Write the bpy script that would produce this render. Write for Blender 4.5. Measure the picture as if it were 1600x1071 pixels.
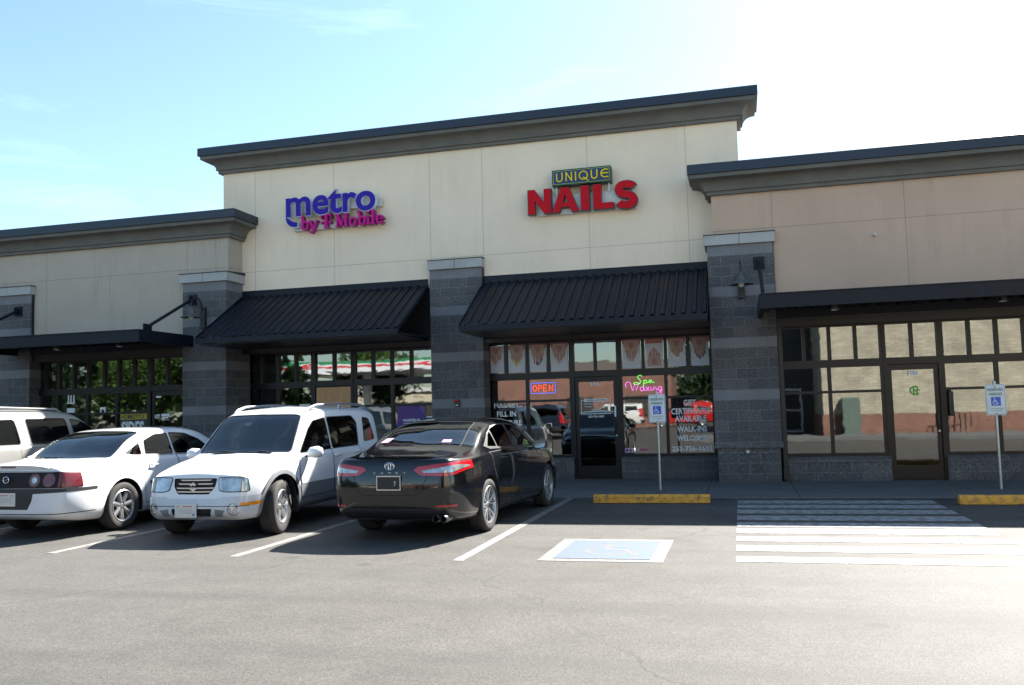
import bpy, bmesh, math, random
from mathutils import Vector, Matrix
from mathutils.bvhtree import BVHTree
R_ = math.radians
C = bpy.context.scene.collection
for o in list(bpy.data.objects): bpy.data.objects.remove(o)

# ------------------------------------------------------------------ camera
cam_d = bpy.data.cameras.new("camera"); cam = bpy.data.objects.new("camera", cam_d); C.objects.link(cam)
YAW, PIT, ROL = 0.2532, 0.07762, -0.02668
fwd = Vector((-math.sin(YAW)*math.cos(PIT), math.cos(YAW)*math.cos(PIT), math.sin(PIT)))
rt = Vector((math.cos(YAW), math.sin(YAW), 0)); up = rt.cross(fwd)
r2 = math.cos(ROL)*rt + math.sin(ROL)*up; u2 = r2.cross(fwd)
m4 = Matrix((( r2.x, u2.x, -fwd.x, 0), (r2.y, u2.y, -fwd.y, 0), (r2.z, u2.z, -fwd.z, 1.52), (0, 0, 0, 1)))
cam.matrix_world = m4
cam_d.sensor_width = 36; cam_d.lens = 36*1363.9/1600; cam_d.clip_end = 2000; cam_d.clip_start = 0.05
bpy.context.scene.camera = cam

# ------------------------------------------------------------------ light
SD = Vector((0.50, 0.93, 1.0)).normalized()          # towards the sun
SUN_EL = math.asin(SD.z); SUN_AZ = math.atan2(SD.x, SD.y)
w = bpy.data.worlds.new("World"); bpy.context.scene.world = w; w.use_nodes = True
nt = w.node_tree; nt.nodes.clear()
wo = nt.nodes.new('ShaderNodeOutputWorld'); bg = nt.nodes.new('ShaderNodeBackground')
sky = nt.nodes.new('ShaderNodeTexSky'); sky.sky_type = 'NISHITA'; sky.sun_disc = False
sky.sun_elevation = SUN_EL; sky.sun_rotation = SUN_AZ
sky.air_density = 1.0; sky.dust_density = 0.7; sky.ozone_density = 1.6
# thin high cirrus mixed into the sky
tc = nt.nodes.new('ShaderNodeTexCoord'); mp = nt.nodes.new('ShaderNodeMapping')
mp.inputs['Scale'].default_value = (2.2, 2.2, 13.0); mp.inputs['Rotation'].default_value = (0.05, 0.10, 0.3)
nz = nt.nodes.new('ShaderNodeTexNoise'); nz.inputs['Scale'].default_value = 1.5; nz.inputs['Detail'].default_value = 9; nz.inputs['Roughness'].default_value = 0.62
nz.inputs['Distortion'].default_value = 0.5
cr = nt.nodes.new('ShaderNodeValToRGB'); cr.color_ramp.elements[0].position = 0.59; cr.color_ramp.elements[1].position = 0.88
cr.color_ramp.elements[1].color = (0.16, 0.16, 0.16, 1)
mx = nt.nodes.new('ShaderNodeMix'); mx.data_type = 'RGBA'; mx.inputs['B'].default_value = (9.5, 10.5, 11.0, 1)
L = nt.links.new
L(tc.outputs['Generated'], mp.inputs['Vector']); L(mp.outputs[0], nz.inputs['Vector']); L(nz.outputs['Fac'], cr.inputs[0])
L(cr.outputs[0], mx.inputs['Factor']); L(sky.outputs[0], mx.inputs['A']); tn = nt.nodes.new('ShaderNodeMix'); tn.data_type = 'RGBA'; tn.blend_type = 'MULTIPLY'; tn.inputs['Factor'].default_value = 1; tn.inputs['B'].default_value = (1.0, 1.09, 1.03, 1); L(mx.outputs['Result'], tn.inputs['A']); L(tn.outputs['Result'], bg.inputs[0])
bg.inputs[1].default_value = 0.056; L(bg.outputs[0], wo.inputs[0])
sd = bpy.data.lights.new("sun", 'SUN'); sd.energy = 5.0; sd.angle = R_(0.53); sd.color = (1.0, 0.95, 0.87)
so = bpy.data.objects.new("sun", sd); C.objects.link(so); so.rotation_euler = SD.to_track_quat('Z', 'Y').to_euler(); so.location = (10, 20, 25)
vs = bpy.context.scene.view_settings; vs.view_transform = 'Standard'; vs.look = 'None'; vs.gamma = 1; vs.exposure = 2.22

# ------------------------------------------------------------------ helpers
def tag(o, label=None, cat=None, group=None, kind=None):
    if label: o['label'] = label
    if cat: o['category'] = cat
    if group: o['group'] = group
    if kind: o['kind'] = kind
    return o
def empty(name, loc=(0,0,0), rz=0, label=None, cat=None, group=None):
    o = bpy.data.objects.new(name, None); C.objects.link(o); o.location = loc; o.rotation_euler = (0,0,rz)
    o.empty_display_size = 0.2
    return tag(o, label, cat, group)
def copy_tree(o, parent=None):
    c = o.copy(); C.objects.link(c); c.parent = parent
    for ch in list(o.children): copy_tree(ch, c)
    return c
class MB:
    def __init__(s): s.v=[]; s.f=[]; s.m=[]; s.mats=[]
    def mi(s, mat):
        if mat is None: return 0
        if mat not in s.mats: s.mats.append(mat)
        return s.mats.index(mat)
    def add(s, vs, fs, mat=None):
        b=len(s.v); s.v+= [tuple(v) for v in vs]; k=s.mi(mat)
        for f in fs: s.f.append(tuple(b+i for i in f)); s.m.append(k)
        return s
    def box(s, x0,x1,y0,y1,z0,z1, mat=None):
        return s.add([(x0,y0,z0),(x1,y0,z0),(x1,y1,z0),(x0,y1,z0),(x0,y0,z1),(x1,y0,z1),(x1,y1,z1),(x0,y1,z1)],
              [(0,3,2,1),(4,5,6,7),(0,1,5,4),(1,2,6,5),(2,3,7,6),(3,0,4,7)], mat)
    def prism(s, pts, a, b, axis='y', mat=None):
        """extrude 2-D polygon along axis. y: pts are (x,z); x: pts (y,z); z: pts (x,y)"""
        n=len(pts)
        def P(p,t): return {'y':(p[0],t,p[1]),'x':(t,p[0],p[1]),'z':(p[0],p[1],t)}[axis]
        vs=[P(p,a) for p in pts]+[P(p,b) for p in pts]
        fs=[tuple(range(n)), tuple(range(2*n-1,n-1,-1))]+[(i+n,(i+1)%n+n,(i+1)%n,i) for i in range(n)]
        return s.add(vs,fs,mat)
    def bar(s, p, q, w, h=None, mat=None):
        p=Vector(p); q=Vector(q); h=h or w; d=(q-p).normalized()
        u=d.cross(Vector((0,0,1))); u=u.normalized() if u.length>1e-4 else Vector((1,0,0)); t=u.cross(d).normalized()
        c=[(-w/2,-h/2),(w/2,-h/2),(w/2,h/2),(-w/2,h/2)]
        vs=[e+u*a+t*b for e in (p,q) for a,b in c]
        return s.add(vs,[(0,1,2,3),(7,6,5,4),(0,4,5,1),(1,5,6,2),(2,6,7,3),(3,7,4,0)],mat)
    def tube(s, path, r, n=10, mat=None, caps=True):
        path=[Vector(p) for p in path]; rs=r if isinstance(r,(list,tuple)) else [r]*len(path); vs=[]; prev=None
        for i,p in enumerate(path):
            d=(path[min(i+1,len(path)-1)]-path[max(i-1,0)]).normalized()
            if prev is None:
                u=d.cross(Vector((0,0,1)));
                if u.length<1e-3: u=d.cross(Vector((1,0,0)))
            else: u=prev-d*prev.dot(d)
            u.normalize(); prev=u; t=d.cross(u)
            vs+=[p+(u*math.cos(2*math.pi*k/n)+t*math.sin(2*math.pi*k/n))*rs[i] for k in range(n)]
        fs=[(i*n+k,i*n+(k+1)%n,(i+1)*n+(k+1)%n,(i+1)*n+k) for i in range(len(path)-1) for k in range(n)]
        if caps: fs+= [tuple(range(n-1,-1,-1)), tuple((len(path)-1)*n+k for k in range(n))]
        return s.add(vs,fs,mat)
    def lathe(s, prof, n=24, origin=(0,0,0), axis='z', mat=None, a0=0, a1=2*math.pi):
        """prof [(r,h)]"""
        full=abs(a1-a0-2*math.pi)<1e-6; m=n if full else n+1; vs=[]
        for r,h in prof:
            for k in range(m):
                a=a0+(a1-a0)*k/n; c,sn=r*math.cos(a),r*math.sin(a)
                p={'z':(c,sn,h),'x':(h,c,sn),'y':(c,h,sn)}[axis]
                vs.append((p[0]+origin[0],p[1]+origin[1],p[2]+origin[2]))
        fs=[]
        for i in range(len(prof)-1):
            for k in range(n):
                k2=(k+1)%m if full else k+1
                fs.append((i*m+k,i*m+k2,(i+1)*m+k2,(i+1)*m+k))
        return s.add(vs,fs,mat)
    def build(s, name, mat=None, parent=None, smooth=False, bevel=0, ang=35, recalc=True):
        me=bpy.data.meshes.new(name); me.from_pydata(s.v,[],s.f)
        mats=s.mats if s.mats else [mat]
        for m_ in mats: me.materials.append(m_)
        if len(mats)>1:
            for p,k in zip(me.polygons,s.m): p.material_index=k
        if recalc:
            bm=bmesh.new(); bm.from_mesh(me); bmesh.ops.recalc_face_normals(bm,faces=bm.faces); bm.to_mesh(me); bm.free()
        o=bpy.data.objects.new(name,me); C.objects.link(o)
        if parent: o.parent=parent
        if smooth:
            for p in me.polygons: p.use_smooth=True
            try: me.set_sharp_from_angle(angle=R_(ang))
            except Exception: pass
        if bevel:
            b=o.modifiers.new('b','BEVEL'); b.width=bevel; b.segments=2; b.limit_method='ANGLE'; b.angle_limit=R_(40)
        return o
def sweep(prof, path, closed=False):
    """prof [(out,z)], path [(x,y)] ; outward is to the right of travel; mitred"""
    mb=MB(); n=len(prof); P=[Vector(p) for p in path]; rows=[]
    for i,p in enumerate(P):
        a=(P[i]-P[i-1]).normalized() if (i>0 or closed) else None
        b=(P[(i+1)%len(P)]-P[i]).normalized() if (i<len(P)-1 or closed) else None
        if a is None: a=b
        if b is None: b=a
        na=Vector((a.y,-a.x)); nb=Vector((b.y,-b.x)); m=(na+nb); m=m/m.dot(na)
        rows.append([(p.x+m.x*o,p.y+m.y*o,z) for o,z in prof])
    vs=[q for r in rows for q in r]; fs=[]
    for i in range(len(P)-1):
        for k in range(n): fs.append((i*n+k,i*n+(k+1)%n,(i+1)*n+(k+1)%n,(i+1)*n+k))
    fs+= [tuple(range(n-1,-1,-1)), tuple((len(P)-1)*n+k for k in range(n))]
    return mb.add(vs,fs)
def text_mb(txt, size, loc, mat, name, parent=None, ext=0.002, off=0.0, sx=1.0, align='CENTER', rot=(math.pi/2,0,0), shear=0, spacing=1.0, res=3):
    cu=bpy.data.curves.new(name,'FONT'); cu.body=txt; cu.size=size; cu.extrude=ext; cu.offset=off; cu.align_x=align
    cu.shear=shear; cu.space_character=spacing; cu.resolution_u=res
    t=bpy.data.objects.new(name,cu); C.objects.link(t)
    bpy.context.view_layer.update()
    me=bpy.data.meshes.new_from_object(t.evaluated_get(bpy.context.evaluated_depsgraph_get()))
    bpy.data.objects.remove(t); bpy.data.curves.remove(cu)
    me.name=name; me.materials.clear(); me.materials.append(mat)
    me.transform(Matrix.Diagonal((sx,1,1,1)))
    from mathutils import Euler
    me.transform(Euler(rot).to_matrix().to_4x4()); me.transform(Matrix.Translation(loc))
    o=bpy.data.objects.new(name,me); C.objects.link(o)
    if parent: o.parent=parent
    return o
def join_meshes(obs, name, parent=None):
    """merge several fresh mesh objects into one mesh object (materials kept)"""
    bm=bmesh.new(); mats=[]; me=bpy.data.meshes.new(name)
    for o in obs:
        idx=[]
        for m_ in o.data.materials:
            if m_ not in mats: mats.append(m_)
            idx.append(mats.index(m_))
        t=o.data.copy(); t.transform(o.matrix_basis)
        for p in t.polygons: p.material_index=idx[p.material_index] if idx else 0
        bm.from_mesh(t); bpy.data.meshes.remove(t)
    bm.to_mesh(me); bm.free()
    for m_ in mats: me.materials.append(m_)
    for o in obs: bpy.data.objects.remove(o)
    n=bpy.data.objects.new(name,me); C.objects.link(n)
    if parent: n.parent=parent
    return n

# ------------------------------------------------------------------ materials
class NT:
    def __init__(s,name):
        s.m=bpy.data.materials.new(name); s.m.use_nodes=True; s.t=s.m.node_tree; s.b=s.t.nodes['Principled BSDF']; s.o=s.t.nodes['Material Output']
    def n(s,typ,**k):
        x=s.t.nodes.new(typ)
        for a,v in k.items():
            if a in x.inputs.keys() if hasattr(x.inputs,'keys') else False: x.inputs[a].default_value=v
            else: setattr(x,a,v)
        return x
    def l(s,a,b): s.t.links.new(a,b)
    def pos(s):
        g=s.n('ShaderNodeNewGeometry'); return g.outputs['Position']
    def obj(s): return s.n('ShaderNodeTexCoord').outputs['Object']
    def noise(s,vec,scale,detail=4,rough=0.55,dist=0.0):
        x=s.n('ShaderNodeTexNoise'); x.inputs['Scale'].default_value=scale; x.inputs['Detail'].default_value=detail; x.inputs['Roughness'].default_value=rough; x.inputs['Distortion'].default_value=dist
        if vec is not None: s.l(vec,x.inputs['Vector'])
        return x.outputs['Fac']
    def mapping(s,vec,scale=(1,1,1),loc=(0,0,0),rot=(0,0,0)):
        x=s.n('ShaderNodeMapping'); x.inputs['Scale'].default_value=scale; x.inputs['Location'].default_value=loc; x.inputs['Rotation'].default_value=rot
        s.l(vec,x.inputs['Vector']); return x.outputs[0]
    def ramp(s,fac,stops):
        x=s.n('ShaderNodeValToRGB'); e=x.color_ramp.elements
        while len(e)<len(stops): e.new(0.5)
        for i,(p,c) in enumerate(stops):
            e[i].position=p; e[i].color=(c,c,c,1) if isinstance(c,(int,float)) else (*c,1)
        s.l(fac,x.inputs[0]); return x.outputs[0]
    def math(s,op,a,b=None,c=None):
        x=s.n('ShaderNodeMath'); x.operation=op
        for i,v in enumerate((a,b,c)):
            if v is None: continue
            if isinstance(v,(int,float)): x.inputs[i].default_value=v
            else: s.l(v,x.inputs[i])
        return x.outputs[0]
    def mix(s,fac,a,b,mode='MIX'):
        x=s.n('ShaderNodeMix'); x.data_type='RGBA'; x.blend_type=mode
        for k,v in (('Factor',fac),('A',a),('B',b)):
            if isinstance(v,(int,float)) and k=='Factor': x.inputs[k].default_value=v
            elif isinstance(v,(tuple,list)): x.inputs[k].default_value=(*v[:3],1)
            elif isinstance(v,(int,float)): x.inputs[k].default_value=(v,v,v,1)
            else: s.l(v,x.inputs[k])
        return x.outputs['Result']
    def bump(s,h,strength=0.3,dist=0.01,normal=None):
        x=s.n('ShaderNodeBump'); x.inputs['Strength'].default_value=strength; x.inputs['Distance'].default_value=dist
        s.l(h,x.inputs['Height'])
        if normal is not None: s.l(normal,x.inputs['Normal'])
        s.l(x.outputs[0],s.b.inputs['Normal']); return x.outputs[0]
    def sep(s,vec):
        x=s.n('ShaderNodeSeparateXYZ'); s.l(vec,x.inputs[0]); return x.outputs
    def comb(s,x_,y_,z_):
        x=s.n('ShaderNodeCombineXYZ')
        for i,v in enumerate((x_,y_,z_)):
            if isinstance(v,(int,float)): x.inputs[i].default_value=v
            else: s.l(v,x.inputs[i])
        return x.outputs[0]
    def set(s,**k):
        for a,v in k.items(): s.b.inputs[a.replace('_',' ')].default_value=v
        return s
def M_plain(name,col,rough=0.5,metal=0.0,var=0.12,scale=6,bump=0.0,bscale=80,coat=0,spec=None,emit=None,estr=0):
    n=NT(name); n.set(Roughness=rough,Metallic=metal)
    p=n.obj(); f=n.noise(p,scale,5)
    lo=tuple(c*(1-var) for c in col); hi=tuple(min(1,c*(1+var)) for c in col)
    n.l(n.ramp(f,[(0.3,lo),(0.7,hi)]),n.b.inputs['Base Color'])
    if bump: n.bump(n.noise(p,bscale,3),bump,0.004)
    if coat: n.set(Coat_Weight=coat,Coat_Roughness=0.03)
    if spec is not None: n.b.inputs['Specular IOR Level'].default_value=spec
    if emit: n.b.inputs['Emission Color'].default_value=(*emit,1); n.b.inputs['Emission Strength'].default_value=estr
    return n.m
# ================================================================== setting materials
def m_asphalt():
    n=NT('asphalt'); p=n.pos()
    big=n.noise(n.mapping(p,(0.25,0.5,1)),0.7,6,0.6); med=n.noise(p,2.2,6,0.65); fine=n.noise(p,110,2,0.7)
    vor=n.n('ShaderNodeTexVoronoi'); vor.inputs['Scale'].default_value=75; n.l(p,vor.inputs['Vector'])
    base=n.ramp(med,[(0.25,(0.065,0.062,0.057)),(0.55,(0.083,0.079,0.073)),(0.8,(0.100,0.095,0.086))])
    base=n.mix(n.ramp(big,[(0.35,0.0),(0.7,0.55)]),base,(0.10,0.098,0.093))
    sp=n.ramp(vor.outputs['Color'],[(0.15,0.74),(0.6,1.0),(0.9,1.20)])
    base=n.mix(1.0,base,sp,'MULTIPLY')
    ff=n.ramp(fine,[(0.35,0.78),(0.65,1.15)]); base=n.mix(1.0,base,ff,'MULTIPLY')
    # oil drips inside the bays, tyre lanes across the lot, old patches and hairline cracks
    s=n.sep(p)
    st=n.ramp(n.noise(n.mapping(p,(1,0.6,1),(3,1,0)),1.3,4),[(0.54,0.0),(0.66,0.55)])
    st=n.math('MULTIPLY',st,n.math('GREATER_THAN',s[1],9.3)); base=n.mix(st,base,(0.035,0.034,0.032))
    v2=n.n('ShaderNodeTexVoronoi'); v2.inputs['Scale'].default_value=0.9; n.l(p,v2.inputs['Vector'])
    base=n.mix(n.ramp(v2.outputs['Distance'],[(0.04,0.55),(0.11,0.0)]),base,(0.04,0.038,0.036))
    lane=n.noise(n.mapping(p,(0.06,1.1,1),(0,2,0)),1.0,3,0.5)
    base=n.mix(n.ramp(lane,[(0.48,0.0),(0.66,0.42)]),base,(0.048,0.047,0.045))
    v3=n.n('ShaderNodeTexVoronoi'); v3.feature='F1'; v3.distance='CHEBYCHEV'; v3.inputs['Scale'].default_value=0.11; n.l(p,v3.inputs['Vector'])
    base=n.mix(n.ramp(n.sep(v3.outputs['Color'])[0],[(0.72,0.0),(0.74,0.22)]),base,(0.045,0.044,0.043))
    wob=n.n('ShaderNodeTexNoise'); wob.inputs['Scale'].default_value=1.3; wob.inputs['Detail'].default_value=5; n.l(p,wob.inputs['Vector'])
    vr=n.n('ShaderNodeTexVoronoi'); vr.feature='DISTANCE_TO_EDGE'; vr.inputs['Scale'].default_value=0.16
    n.l(n.mix(0.9,p,wob.outputs['Color'],'ADD'),vr.inputs['Vector'])
    ck=n.ramp(vr.outputs['Distance'],[(0.0,0.5),(0.0020,0.0)])
    base=n.mix(n.math('MULTIPLY',ck,n.ramp(big,[(0.42,0.0),(0.55,1.0)])),base,(0.022,0.022,0.022))
    n.l(base,n.b.inputs['Base Color']); n.set(Roughness=0.72); n.b.inputs['Specular IOR Level'].default_value=0.20
    n.bump(n.math('ADD',fine,vor.outputs['Distance']),0.28,0.004)
    return n.m
def m_concrete(name,c0,c1,joint=None):
    n=NT(name); p=n.pos(); f=n.noise(p,1.3,7,0.6); g=n.noise(p,60,3)
    c=n.ramp(f,[(0.3,c0),(0.7,c1)]); c=n.mix(1.0,c,n.ramp(g,[(0.3,0.85),(0.7,1.1)]),'MULTIPLY')
    st=n.ramp(n.noise(p,3.1,5,0.7),[(0.62,0.0),(0.74,0.45)]); c=n.mix(st,c,tuple(a*0.5 for a in c0))
    n.l(c,n.b.inputs['Base Color']); n.set(Roughness=0.8); n.bump(g,0.25,0.004); return n.m
def m_cmu():
    n=NT('split_face_block'); p=n.pos(); s=n.sep(p)
    u=n.math('ADD',s[0],s[1]); v=n.math('SUBTRACT',s[2],0.79-0.2032*20)
    idx=n.math('FLOOR',n.math('DIVIDE',n.math('SUBTRACT',s[2],0.79),0.2032))
    md=n.math('COMPARE',n.math('MODULO',n.math('ADD',idx,20),5.0),4.0,0.1)
    top=n.math('GREATER_THAN',s[2],4.447)
    low=n.math('GREATER_THAN',s[2],0.80)
    light=n.math('MULTIPLY',n.math('MAXIMUM',md,top),low)
    br=n.n('ShaderNodeTexBrick'); br.inputs['Scale'].default_value=1.0; br.inputs['Brick Width'].default_value=0.4064; br.inputs['Row Height'].default_value=0.2032
    br.inputs['Mortar Size'].default_value=0.0065; br.inputs['Mortar Smooth'].default_value=0.2; br.inputs['Bias'].default_value=-0.1
    br.inputs['Color1'].default_value=(0.093,0.095,0.100,1); br.inputs['Color2'].default_value=(0.128,0.126,0.126,1); br.inputs['Mortar'].default_value=(0.19,0.193,0.20,1)
    n.l(n.comb(n.math('ADD',u,40.0),v,0.0),br.inputs['Vector'])
    sp=n.noise(p,42,4,0.7); big=n.noise(p,1.1,5)
    dk=n.mix(1.0,br.outputs['Color'],n.ramp(sp,[(0.33,0.45),(0.5,0.95),(0.7,1.9)]),'MULTIPLY')
    lt=n.mix(br.outputs['Fac'],n.mix(1.0,(0.195,0.20,0.21),n.ramp(sp,[(0.3,0.80),(0.7,1.2)]),'MULTIPLY'),(0.19,0.195,0.205))
    c=n.mix(light,dk,lt); c=n.mix(1.0,c,n.ramp(big,[(0.3,0.8),(0.7,1.12)]),'MULTIPLY')
    # grime at the foot
    gr=n.math('MULTIPLY',n.ramp(n.math('ADD',n.math('MULTIPLY',s[2],1.6),n.math('MULTIPLY',n.noise(p,3.5,5),0.8)),[(0.35,1.0),(0.8,0.0)]),0.5)
    c=n.mix(gr,c,(0.05,0.052,0.058))
    n.l(c,n.b.inputs['Base Color']); n.set(Roughness=0.85)
    h=n.math('ADD',n.math('MULTIPLY',sp,n.math('SUBTRACT',1.3,light)),n.math('MULTIPLY',n.math('SUBTRACT',1.0,br.outputs['Fac']),0.9))
    n.bump(h,0.7,0.014); return n.m
def m_stucco(name,col,vj,hj,streak=0.5):
    n=NT(name); p=n.pos(); s=n.sep(p)
    f=n.noise(p,0.55,6,0.6); g=n.noise(p,120,3)
    c=n.ramp(f,[(0.25,tuple(a*0.90 for a in col)),(0.75,tuple(min(1,a*1.07) for a in col))])
    # rain streaks: vertical, broken by noise
    v=n.noise(n.mapping(p,(7.0,1.0,0.35)),1.0,5,0.65); w_=n.noise(p,0.8,3)
    stv=n.math('MULTIPLY',n.ramp(v,[(0.50,0.0),(0.75,1.0)]),n.ramp(w_,[(0.40,0.0),(0.65,streak)]))
    c=n.mix(stv,c,tuple(a*0.66 for a in col))
    lt=n.math('MULTIPLY',n.ramp(n.noise(n.mapping(p,(3,1,1.2),(5,2,9)),1.4,5,0.6),[(0.60,0.0),(0.75,1.0)]),streak*0.35)
    c=n.mix(lt,c,tuple(min(1,a*1.3) for a in col))
    acc=None
    for x in vj:
        k=n.math('LESS_THAN',n.math('ABSOLUTE',n.math('SUBTRACT',s[0],x)),0.007); acc=k if acc is None else n.math('MAXIMUM',acc,k)
    for z in hj:
        k=n.math('LESS_THAN',n.math('ABSOLUTE',n.math('SUBTRACT',s[2],z)),0.007); acc=k if acc is None else n.math('MAXIMUM',acc,k)
    c=n.mix(n.math('MULTIPLY',acc,0.6),c,tuple(a*0.45 for a in col))
    n.l(c,n.b.inputs['Base Color']); n.set(Roughness=0.9)
    n.bump(n.math('SUBTRACT',n.math('MULTIPLY',g,0.5),n.math('MULTIPLY',acc,2.0)),0.25,0.006); return n.m
def m_paint_line(name,col,wear=0.5):
    n=NT(name); p=n.pos(); f=n.noise(p,9,6,0.7); g=n.noise(p,90,3,0.7)
    m_=n.math('ADD',n.math('MULTIPLY',f,0.6),n.math('MULTIPLY',g,0.4))
    fac=n.ramp(m_,[(0.5-0.14*wear-0.04,0.0),(0.5+0.10-0.2*wear+0.04,1.0)])
    n.l(n.mix(fac,(0.085,0.083,0.079),col),n.b.inputs['Base Color']); n.set(Roughness=0.7); n.bump(g,0.3,0.004); return n.m
def m_brick(name,c1,c2,mortar,bw=0.2,rh=0.067):
    n=NT(name); p=n.pos(); s=n.sep(p)
    br=n.n('ShaderNodeTexBrick'); br.inputs['Scale'].default_value=1.0; br.inputs['Brick Width'].default_value=bw; br.inputs['Row Height'].default_value=rh
    br.inputs['Mortar Size'].default_value=0.006; br.inputs['Color1'].default_value=(*c1,1); br.inputs['Color2'].default_value=(*c2,1); br.inputs['Mortar'].default_value=(*mortar,1)
    n.l(n.comb(n.math('ADD',s[0],s[1]),s[2],0.0),br.inputs['Vector'])
    n.l(n.mix(1.0,br.outputs['Color'],n.ramp(n.noise(p,1.5,5),[(0.3,0.8),(0.7,1.15)]),'MULTIPLY'),n.b.inputs['Base Color']); n.set(Roughness=0.85); return n.m
def m_glass_store(name='storefront_glass',wave=0.14,refl=0.16,tint=(0.42,0.46,0.46)):
    n=NT(name); n.t.nodes.remove(n.b)
    gl=n.n('ShaderNodeBsdfGlossy'); gl.inputs['Roughness'].default_value=0.018; gl.inputs['Color'].default_value=(0.93,0.96,0.95,1)
    tr=n.n('ShaderNodeBsdfTransparent'); tr.inputs['Color'].default_value=(*tint,1)
    ms=n.n('ShaderNodeMixShader'); fr=n.n('ShaderNodeFresnel'); fr.inputs['IOR'].default_value=1.5
    p=n.obj(); bp=n.n('ShaderNodeBump'); bp.inputs['Strength'].default_value=wave; bp.inputs['Distance'].default_value=0.004
    n.l(n.noise(n.mapping(p,(1,1,1.7)),1.7,2,0.5,0.4),bp.inputs['Height']); n.l(bp.outputs[0],gl.inputs['Normal'])
    fac=n.math('MINIMUM',n.math('ADD',n.math('MULTIPLY',fr.outputs[0],1.0),refl),1.0)
    n.l(fac,ms.inputs[0]); n.l(tr.outputs[0],ms.inputs[1]); n.l(gl.outputs[0],ms.inputs[2]); n.l(ms.outputs[0],n.o.inputs['Surface']); return n.m
A = {}
A['asphalt']=m_asphalt(); A['walk']=m_concrete('sidewalk_concrete',(0.095,0.098,0.10),(0.135,0.137,0.137))
A['cmu']=m_cmu()
A['cap']=m_concrete('precast_cap',(0.36,0.365,0.36),(0.50,0.50,0.48))
A['cream']=m_stucco('cream_stucco',(0.90,0.752,0.575),[-10.93,-8.89,-6.54,-5.31,-2.95,-0.87],[4.94],0.28)
A['taupe']=m_stucco('taupe_stucco',(0.49,0.425,0.345),[-12.35,-16.3],[4.99],0.9)
A['tan']=m_stucco('tan_stucco',(0.58,0.42,0.315),[0.77,3.18,5.6],[4.96],0.8)
A['navy']=M_plain('navy_metal',(0.0055,0.0085,0.016),0.5,0.0,0.25,3,0.03,spec=0.3)
A['navy2']=M_plain('navy_coping',(0.009,0.016,0.036),0.35,0.0,0.1,3)
A['molding']=M_plain('cornice_foam_grey',(0.145,0.14,0.125),0.85,0,0.12,2.5,0.15,90)
A['black']=M_plain('black_metal',(0.012,0.013,0.015),0.4,0,0.2,4)
A['bronze']=M_plain('dark_bronze_frame',(0.012,0.010,0.010),0.38,0.3,0.15,5)
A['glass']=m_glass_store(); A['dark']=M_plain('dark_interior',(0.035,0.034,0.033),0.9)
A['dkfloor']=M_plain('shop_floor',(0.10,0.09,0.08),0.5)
A['white_line']=m_paint_line('road_paint_white',(0.22,0.215,0.20),0.5)
A['stripe']=m_paint_line('hatch_paint_white',(0.36,0.37,0.38),0.3)
A['blue_paint']=m_paint_line('emblem_paint_blue',(0.052,0.092,0.150),0.5)
A['yellow']=m_paint_line('yellow_curb_paint',(0.74,0.36,0.035),0.62)
A['zinc']=M_plain('galvanised_steel',(0.45,0.47,0.48),0.35,0.9,0.15,12)

# ================================================================== setting
def struct(name,mb,mat,**k): o=mb.build(name,mat,**k); o['kind']='structure'; return o
struct('ground',MB().add([(-250,-250,0),(250,-250,0),(250,250,0),(-250,250,0)],[(0,1,2,3)]),A['asphalt'])
g=MB()
YE=14.78
xs=[-30,-26.2,-22.4,-18.6,-14.9,-11.3,-7.9,-4.4,-0.62,0.86,3.6,6.6,9.6,12.6,15.6,20]
for a,b in zip(xs,xs[1:]):
    g.box(a+0.006,b-0.006,YE,19.2,-0.05,0.02)
struct('sidewalk',g,A['walk'],bevel=0.006)
struct('sidewalk_joints',MB().box(-30,20,YE+0.01,19.2,-0.05,0.012),A['dark'])
mk=MB()
for x in (-13.05,-10.46,-7.87,-5.46,-2.87): mk.box(x-0.055,x+0.055,8.63,14.76,0.0,0.004)
mk.box(-15.7,-15.59,8.63,14.76,0,0.004)
struct('parking_lines',mk,A['white_line'])
hs=MB(); rows=[(14.42,14.02),(13.80,13.40),(13.17,12.75),(12.48,12.02),(11.77,11.35),(11.20,10.80),(10.54,10.18),(9.88,9.50),(9.16,8.85)]
for i,(a,b) in enumerate(rows): hs.box(-0.11,2.72,b,a,0,0.004)
struct('crosswalk_stripes',hs,A['stripe'])
em=MB(); em.box(-2.06,-0.80,8.72,10.20,0,0.004)
struct('parking_emblem_border',em,m_paint_line('emblem_border_white',(0.165,0.16,0.148),0.5))
struct('parking_emblem_field',MB().box(-1.92,-0.94,8.86,10.06,0,0.008),A['blue_paint'])
# wheelchair symbol, read from the bay
sy=MB(); cx,cy=-1.42,9.36; z0,z1=0.0,0.0086
ring=[(cx+0.27*math.cos(a),cy+0.27*math.sin(a)) for a in [R_(110+i*(250/20)) for i in range(21)]]
rin=[(cx+0.20*math.cos(a),cy+0.20*math.sin(a)) for a in [R_(110+i*(250/20)) for i in range(21)]]
for i in range(20): sy.prism([ring[i],ring[i+1],rin[i+1],rin[i]],z0,z1,'z')
sy.prism([(cx-0.10,cy+0.46),(cx-0.02,cy+0.46),(cx+0.03,cy+0.08),(cx-0.06,cy+0.08)],z0,z1+0.0001,'z')
sy.prism([(cx-0.05,cy+0.10),(cx+0.22,cy+0.10),(cx+0.22,cy+0.02),(cx-0.05,cy+0.02)],z0,z1+0.0002,'z')
sy.prism([(cx+0.20,cy+0.10),(cx+0.36,cy-0.28),(cx+0.29,cy-0.31),(cx+0.13,cy+0.05)],z0,z1+0.0003,'z')
sy.prism([(cx-0.04,cy+0.32),(cx+0.18,cy+0.30),(cx+0.18,cy+0.24),(cx-0.03,cy+0.25)],z0,z1+0.0004,'z')
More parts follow.
